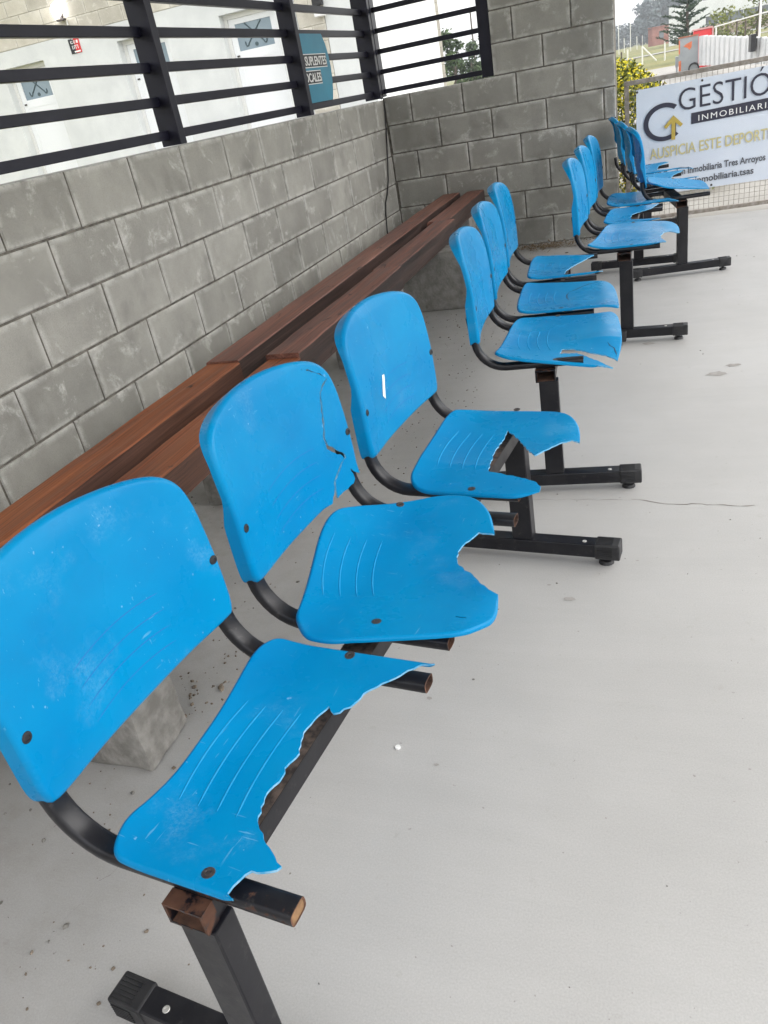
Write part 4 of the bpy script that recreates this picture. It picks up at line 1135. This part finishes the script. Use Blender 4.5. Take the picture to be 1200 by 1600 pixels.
# ------------------------------------------------------------------ buildings on the right skyline
M_WHITEB = noisy('white_building', (.60, .62, .62), (.68, .70, .70), .6, .8)
M_DARKGL = noisy('dark_window', (.07, .08, .09), (.16, .18, .20), .8, .2)
M_BRICK = noisy('red_brick', (.27, .115, .09), (.36, .16, .13), 3, .9)
M_PALEBRICK = noisy('pale_brick', (.27, .21, .17), (.36, .29, .24), 3, .9)
x_, y_ = at(.0005, 120)
wbld = thing('long_building', 'long white low building with a dark window strip and brick base on the hill', 'building', (x_, y_, .1))
bm = bmesh.new(); box(bm, 0, 0, 0, 30, 10, 1.5); box(bm, 0, 0, 1.501, 4.3, 10, 2.45); box(bm, 0, -.05, 2.452, 30, 10, 4.2); obj('wall', bm, M_WHITEB, wbld)
bm = bmesh.new(); box(bm, 4.35, -.03, .2, 30, -.002, 1.45); obj('brick_base', bm, M_PALEBRICK, wbld)
for i in range(9):
    bm = bmesh.new(); box(bm, 4.4+i*2.8, -.02, 1.55, 4.4+i*2.8+2.65, .02, 2.42); wp = obj('window', bm, M_DARKGL, wbld)
    bm = bmesh.new(); box(bm, 4.4+i*2.8+1.28, -.04, 1.56, 4.4+i*2.8+1.36, -.021, 2.41); obj('mullion', bm, M_WHITEB, wp)
bm = bmesh.new(); box(bm, 0, .5, 1.5, 30, 9.5, 2.45); obj('core', bm, M_DARKGL, wbld)
x_, y_ = at(-.0165, 150)
bb = thing('brick_house', 'small red brick house below the dark grove', 'building', (x_, y_, .3))
bm = bmesh.new(); box(bm, 0, 0, 0, 3.1, 4, 2.5); box(bm, -.55, .4, 0, -.003, 3, 2.4); obj('wall', bm, M_BRICK, bb)
bm = bmesh.new(); box(bm, 1.1, -.03, .9, 1.8, -.002, 1.9); obj('window', bm, M_DARKGL, bb)
bm = bmesh.new(); box(bm, -.6, -.1, 2.502, 3.2, 4.1, 2.6); obj('roof', bm, M_BRICK, bb)

# ------------------------------------------------------------------ white ribbed enclosure with a grey end panel
M_GREYP = noisy('grey_sheet', (.26, .28, .29), (.33, .35, .36), 2.5, .5)
M_WSHEET = noisy('white_sheet', (.64, .65, .65), (.72, .72, .715), 2.5, .5)
M_ORANGE = noisy('faded_orange', (.55, .13, .05), (.66, .20, .09), 9, .7)
xa, ya = 2.93, 27.0
tr = thing('white_trailer', 'low white ribbed trailer with grey end panel and orange patch beyond the gate', 'trailer', (xa, ya, -.06), 0)
bm = bmesh.new()
# ribbed long side running away to the right and towards the gate
A = Vector((.10, 0)); B = Vector((1.75, -9.0)); d = (B-A); L = d.length; d.normalize(); nrm_ = Vector((-d.y, d.x))
nr = 15
for i in range(nr):
    for (t0, t1, off, z) in ((0., .58, .0, 0), (.60, .98, .05, 0)):
        p = A+d*L*(i+t0)/nr; q = A+d*L*(i+t1)/nr
        zt = 1.13-.36*(i+.5)/nr
        o1 = nrm_*off; o2 = nrm_*(off+.12)
        v = [bm.verts.new((*(s+o_), zz)) for zz in (.22, zt) for s, o_ in ((p, o1), (q, o1), (q, o2), (p, o2))]
        for f in ((0,1,2,3),(4,5,6,7),(0,1,5,4),(1,2,6,5),(2,3,7,6),(3,0,4,7)): bm.faces.new([v[k_] for k_ in f])
bmesh.ops.recalc_face_normals(bm, faces=bm.faces)
obj('ribbed_side', bm, M_WSHEET, tr)
bm = bmesh.new()
p = A+d*L*.76+nrm_*-.02
box(bm, p.x-.15, p.y-.4, .55, p.x-.02, p.y+.3, .96); obj('black_flap', bm, M_CAPPL, tr)
bm = bmesh.new(); box(bm, -.55, .0, .10, .09, .06, 1.15); obj('end_panel', bm, M_GREYP, tr)
bm = bmesh.new(); box(bm, -.57, -.02, 1.152, .11, .08, 1.20); obj('top_rail', bm, noisy('rusty_red', (.26, .10, .06), (.36, .16, .10), 9, .8), tr)
bm = bmesh.new(); flatpoly(bm, [(-.40, .90), (-.30, .96), (-.12, 1.02), (-.13, .84), (-.20, .76), (-.26, .83)], -.006, -.001); flatpoly(bm, [(-.55, .15), (-.47, .15), (-.47, .48), (-.55, .46)], -.006, -.001); flatpoly(bm, [(-.55, .68), (-.51, .68), (-.51, 1.1), (-.55, 1.1)], -.006, -.001)
bmesh.ops.recalc_face_normals(bm, faces=bm.faces); obj('orange_patch', bm, M_ORANGE, tr)
bm = bmesh.new()
for s in range(20):
    a = 2*math.pi*s/20; b_ = 2*math.pi*(s+1)/20
    tube(bm, [(-.05+.16*math.cos(a), -.06, .17+.16*math.sin(a)), (-.05+.16*math.cos(b_), -.06, .17+.16*math.sin(b_))], .028, 6)
obj('wheel', bm, M_CAPPL, tr)
bm = bmesh.new(); box(bm, -.66, .1, .30, -.555, .5, .62); box(bm, -.64, .12, .0, -.58, .2, .2995); obj('side_box', bm, M_GREYP, tr)
x_, y_ = at(.0333, 38)
rb = thing('red_bin', 'red box shaped bin with pale rim standing behind the white trailer', 'bin', (x_, y_, -.06))
bm = bmesh.new(); box(bm, -.34, -.3, 0, .34, .3, 1.30, bevel=.03); obj('body', bm, M_RED, rb)
bm = bmesh.new(); box(bm, -.37, -.33, 1.302, .37, .33, 1.36, bevel=.01); box(bm, .342, -.34, .5, .40, .34, 1.30); obj('rim', bm, noisy('pink_rim', (.50, .25, .24), (.60, .33, .31), 8, .6), rb)

# white rail fence, goal frame and posts in the grass
M_POSTW = plain('white_tube', (.72, .72, .68), .5)
def post(name, lab, cat, k, dist, h, r=.05, mat=M_POSTW, group=None):
    x_, y_ = at(k, dist); bm = bmesh.new(); cyl(bm, (0, 0, 0), (0, 0, h), r, 8); o_ = tag(obj(name, bm, mat), lab, cat, group); o_.location = (x_, y_, -.1); return o_
post('fence_post', 'short white post in the grass left of the goal frame', 'post', -.0412, 60, 1.05, .045)
post('fence_post', 'dark wooden post at the left edge of the grass', 'post', -.0475, 55, 1.0, .045, M_BARK)
post('fence_post', 'short white post in the grass right of the goal frame', 'post', -.0035, 62, 1.10, .045)
for i, k in enumerate((-.050, -.0445, -.038, -.0315, -.026)):
    post('boundary_pole', 'thin pale pole of the distant boundary fence', 'pole', k, 130+6*i, 4.2 if i in (0, 2) else 2.2, .05, M_POSTW, 'thin pale poles of the distant boundary fence')
x_, y_ = at(-.0262, 60)
gf = thing('goal_frame', 'small white slanted goal frame lying in the dry grass', 'goal', (x_, y_, -.05))
bm = bmesh.new(); tube(bm, [(0, 0, 0), (0, 0, 1.0)], .05, 6); tube(bm, [(0, 0, 1.0), (.85, .3, .06)], .045, 6); tube(bm, [(0, 0, .05), (-.8, .0, .0)], .04, 6); obj('tubing', bm, M_POSTW, gf)
x_, y_ = at(.0450, 42); x2, y2 = at(.1000, 36)
rf = thing('rail_fence', 'white rail fence with thin wire posts below the white building', 'fence', (x_, y_, 0))
bm = bmesh.new(); tube(bm, [(0, 0, 1.25), (x2-x_, y2-y_, 1.42)], .024, 6); obj('rail', bm, M_POSTW, rf)
for f, hh, rr_, mt in ((.80, 2.0, .04, M_POSTW), (.42, 1.3, .03, M_BARK), (.57, 1.3, .03, M_BARK), (.03, 1.25, .03, M_POSTW), (.78, 1.3, .03, M_BARK)):
    bm = bmesh.new(); cyl(bm, ((x2-x_)*f, (y2-y_)*f+.08, -.1), ((x2-x_)*f, (y2-y_)*f+.08, hh), rr_, 6); obj('post', bm, mt, rf)

# ------------------------------------------------------------------ litter on the floor
rr = random.Random(11)
M_GRIT = noisy('grit', (.10, .095, .085), (.24, .23, .21), 90, .95)
bm = bmesh.new()
def pebble(bm, x, y, s, rr, z=0):
    mtx = Matrix.Translation((x, y, z+s*.35)) @ Matrix.Rotation(rr.uniform(0, 6.28), 4, 'Z') @ Matrix.Diagonal((s*rr.uniform(.7, 1.4), s*rr.uniform(.6, 1.), s*rr.uniform(.4, .7), 1))
    r_ = bmesh.ops.create_icosphere(bm, subdivisions=1, radius=1, matrix=mtx)
    for v in r_['verts']: v.co += Vector((rr.gauss(0, 1), rr.gauss(0, 1), 0))*s*.12
for i in range(330):
    pebble(bm, rr.uniform(.25, 4.5), rr.uniform(-6.4, .1), abs(rr.gauss(.0012, .0012))+.0008, rr)
for i in range(420):
    pebble(bm, abs(rr.gauss(0, .45))+.2, rr.uniform(-6., -.05), abs(rr.gauss(.0018, .0018))+.001, rr)
o_ = obj('floor_grit', bm, M_GRIT); o_['kind'] = 'stuff'; o_['label'] = 'scattered grit and specks of dirt on the concrete floor'
bm = bmesh.new()
M_DRY = noisy('dry_leaves', (.13, .085, .045), (.26, .19, .11), 60, .95)
for i in range(420):
    cx0, cy0 = (1.20, -.18) if i % 3 else (1.0, -.12)
    p = Vector((cx0+rr.gauss(0, .13), min(-.015, cy0+rr.gauss(0, .06)), .004+abs(rr.gauss(0, .008))))
    d = Vector((rr.gauss(0, 1), rr.gauss(0, 1), rr.gauss(0, .25))).normalized()*rr.uniform(.008, .028); q = d.cross(Vector((0, 0, 1))).normalized()*rr.uniform(.002, .007)
    bm.faces.new([bm.verts.new(p-d), bm.verts.new(p+q), bm.verts.new(p+d+Vector((0, 0, .003))), bm.verts.new(p-q)])
o_ = obj('dry_leaf_litter', bm, M_DRY); o_['kind'] = 'stuff'; o_['label'] = 'brown dry leaf litter blown against the foot of the end wall'
M_DIRT = noisy('loose_soil', (.13, .105, .08), (.22, .18, .14), 40, .95)
bm = bmesh.new()
for i in range(700):
    y0 = rr.uniform(-5.9, -.05)
    pebble(bm, rr.uniform(.4, 1.15) if i % 2 else rr.uniform(.85, 1.3), y0, abs(rr.gauss(.0012, .0016))+.0008, rr)
for i in range(160): pebble(bm, rr.uniform(.7, 1.65), -.02-abs(rr.gauss(0, .03)), abs(rr.gauss(.002, .003))+.0015, rr)
for i in range(60): pebble(bm, 0.92+rr.gauss(0, .05), -5.08+rr.gauss(0, .10), abs(rr.gauss(.0015, .002))+.001, rr)
o_ = obj('loose_dirt', bm, M_DIRT); o_['kind'] = 'stuff'; o_['label'] = 'loose crumbs of soil and mortar beside the bench and walls'
# hairline cracks
M_CRK = noisy('hairline_crack', (.15, .135, .12), (.24, .22, .20), 60, .95)
def crack(pts, wd, name='floor_crack'):
    bm = bmesh.new(); pr = None; rr2 = random.Random(len(pts)*7+int(pts[0][0]*100))
    P_ = []
    for (x0, y0), (x1, y1) in zip(pts, pts[1:]):
        k = max(2, int(math.hypot(x1-x0, y1-y0)/.02))
        for j in range(k): P_.append((x0+(x1-x0)*j/k+rr2.gauss(0, .003), y0+(y1-y0)*j/k+rr2.gauss(0, .003)))
    for i, (x, y) in enumerate(P_):
        w_ = wd*rr2.uniform(.2, 1.2)
        cur = (bm.verts.new((x, y-w_/2, .0008)), bm.verts.new((x, y+w_/2, .0008)))
        if pr: bm.faces.new((pr[0], cur[0], cur[1], pr[1]))
        pr = cur
    return struct(obj(name, bm, M_CRK), 'hairline crack running across the concrete floor')
crack([(1.93, -4.12), (2.05, -4.15), (2.17, -4.15), (2.30, -4.165)], .004)
crack([(1.35, -4.08), (1.55, -4.12), (1.93, -4.12)], .0018)
crack([(.98, -5.72), (1.02, -5.60), (1.05, -5.46)], .0016)
M_STAIN = noisy('floor_stain', (.24, .225, .21), (.33, .315, .30), 30, .7)
for k_, (sx_, sy_, sr_) in enumerate(((1.797, -4.654, .018), (2.226, -3.059, .050), (2.292, -2.972, .036), (1.951, -2.616, .032), (1.735, -4.594, .007), (1.519, -5.062, .010), (1.585, -5.253, .007))):
    bm = bmesh.new(); rr2 = random.Random(k_+3)
    ring_ = [bm.verts.new((sx_+sr_*rr2.uniform(.55, 1.1)*math.cos(q*.4488), sy_+.6*sr_*rr2.uniform(.5, 1.1)*math.sin(q*.4488), .0010)) for q in range(14)]
    bm.faces.new(ring_); struct(obj('floor_stain', bm, M_STAIN), 'small grey stain on the concrete floor')
bm = bmesh.new(); cyl(bm, (0, 0, 0), (0, 0, .003), .006, 12)
o_ = tag(obj('white_chip', bm, M_WHITE), 'tiny round white chip lying on the open concrete floor', 'chip'); o_.location = (1.489, -5.219, 0)

bm = bmesh.new()
rr = random.Random(4)
gp = [[bm.verts.new((.0+.011*i+rr.uniform(-.002, .002), .009*j+rr.uniform(-.002, .002), .003+rr.uniform(0, .016)*(0 < i < 4))) for j in range(4)] for i in range(5)]
for i in range(4):
    for j in range(3): bm.faces.new((gp[i][j], gp[i+1][j], gp[i+1][j+1], gp[i][j+1]))
o_ = tag(obj('paper_scrap', bm, M_WHITE), 'crumpled white paper scrap on the floor near the far end of the bench', 'paper'); o_.location = (.94, -.37, 0); o_.rotation_euler = (0, 0, .5)

# ------------------------------------------------------------------ thin haze over the field
hz = bpy.data.materials.new('haze'); hz.use_nodes = True
hn = hz.node_tree.nodes; hn.remove(hn['Principled BSDF'])
pv = hn.new('ShaderNodeVolumePrincipled'); pv.inputs['Color'].default_value = (.86, .90, .95, 1); pv.inputs['Density'].default_value = .0011; pv.inputs['Anisotropy'].default_value = .2
hz.node_tree.links.new(pv.outputs[0], hn['Material Output'].inputs['Volume'])
bm = bmesh.new(); box(bm, -1000, -300, -1.2, 800, 1300, 22)
o_ = obj('haze', bm, hz); o_['kind'] = 'stuff'; o_['label'] = 'thin pale haze over the far field'
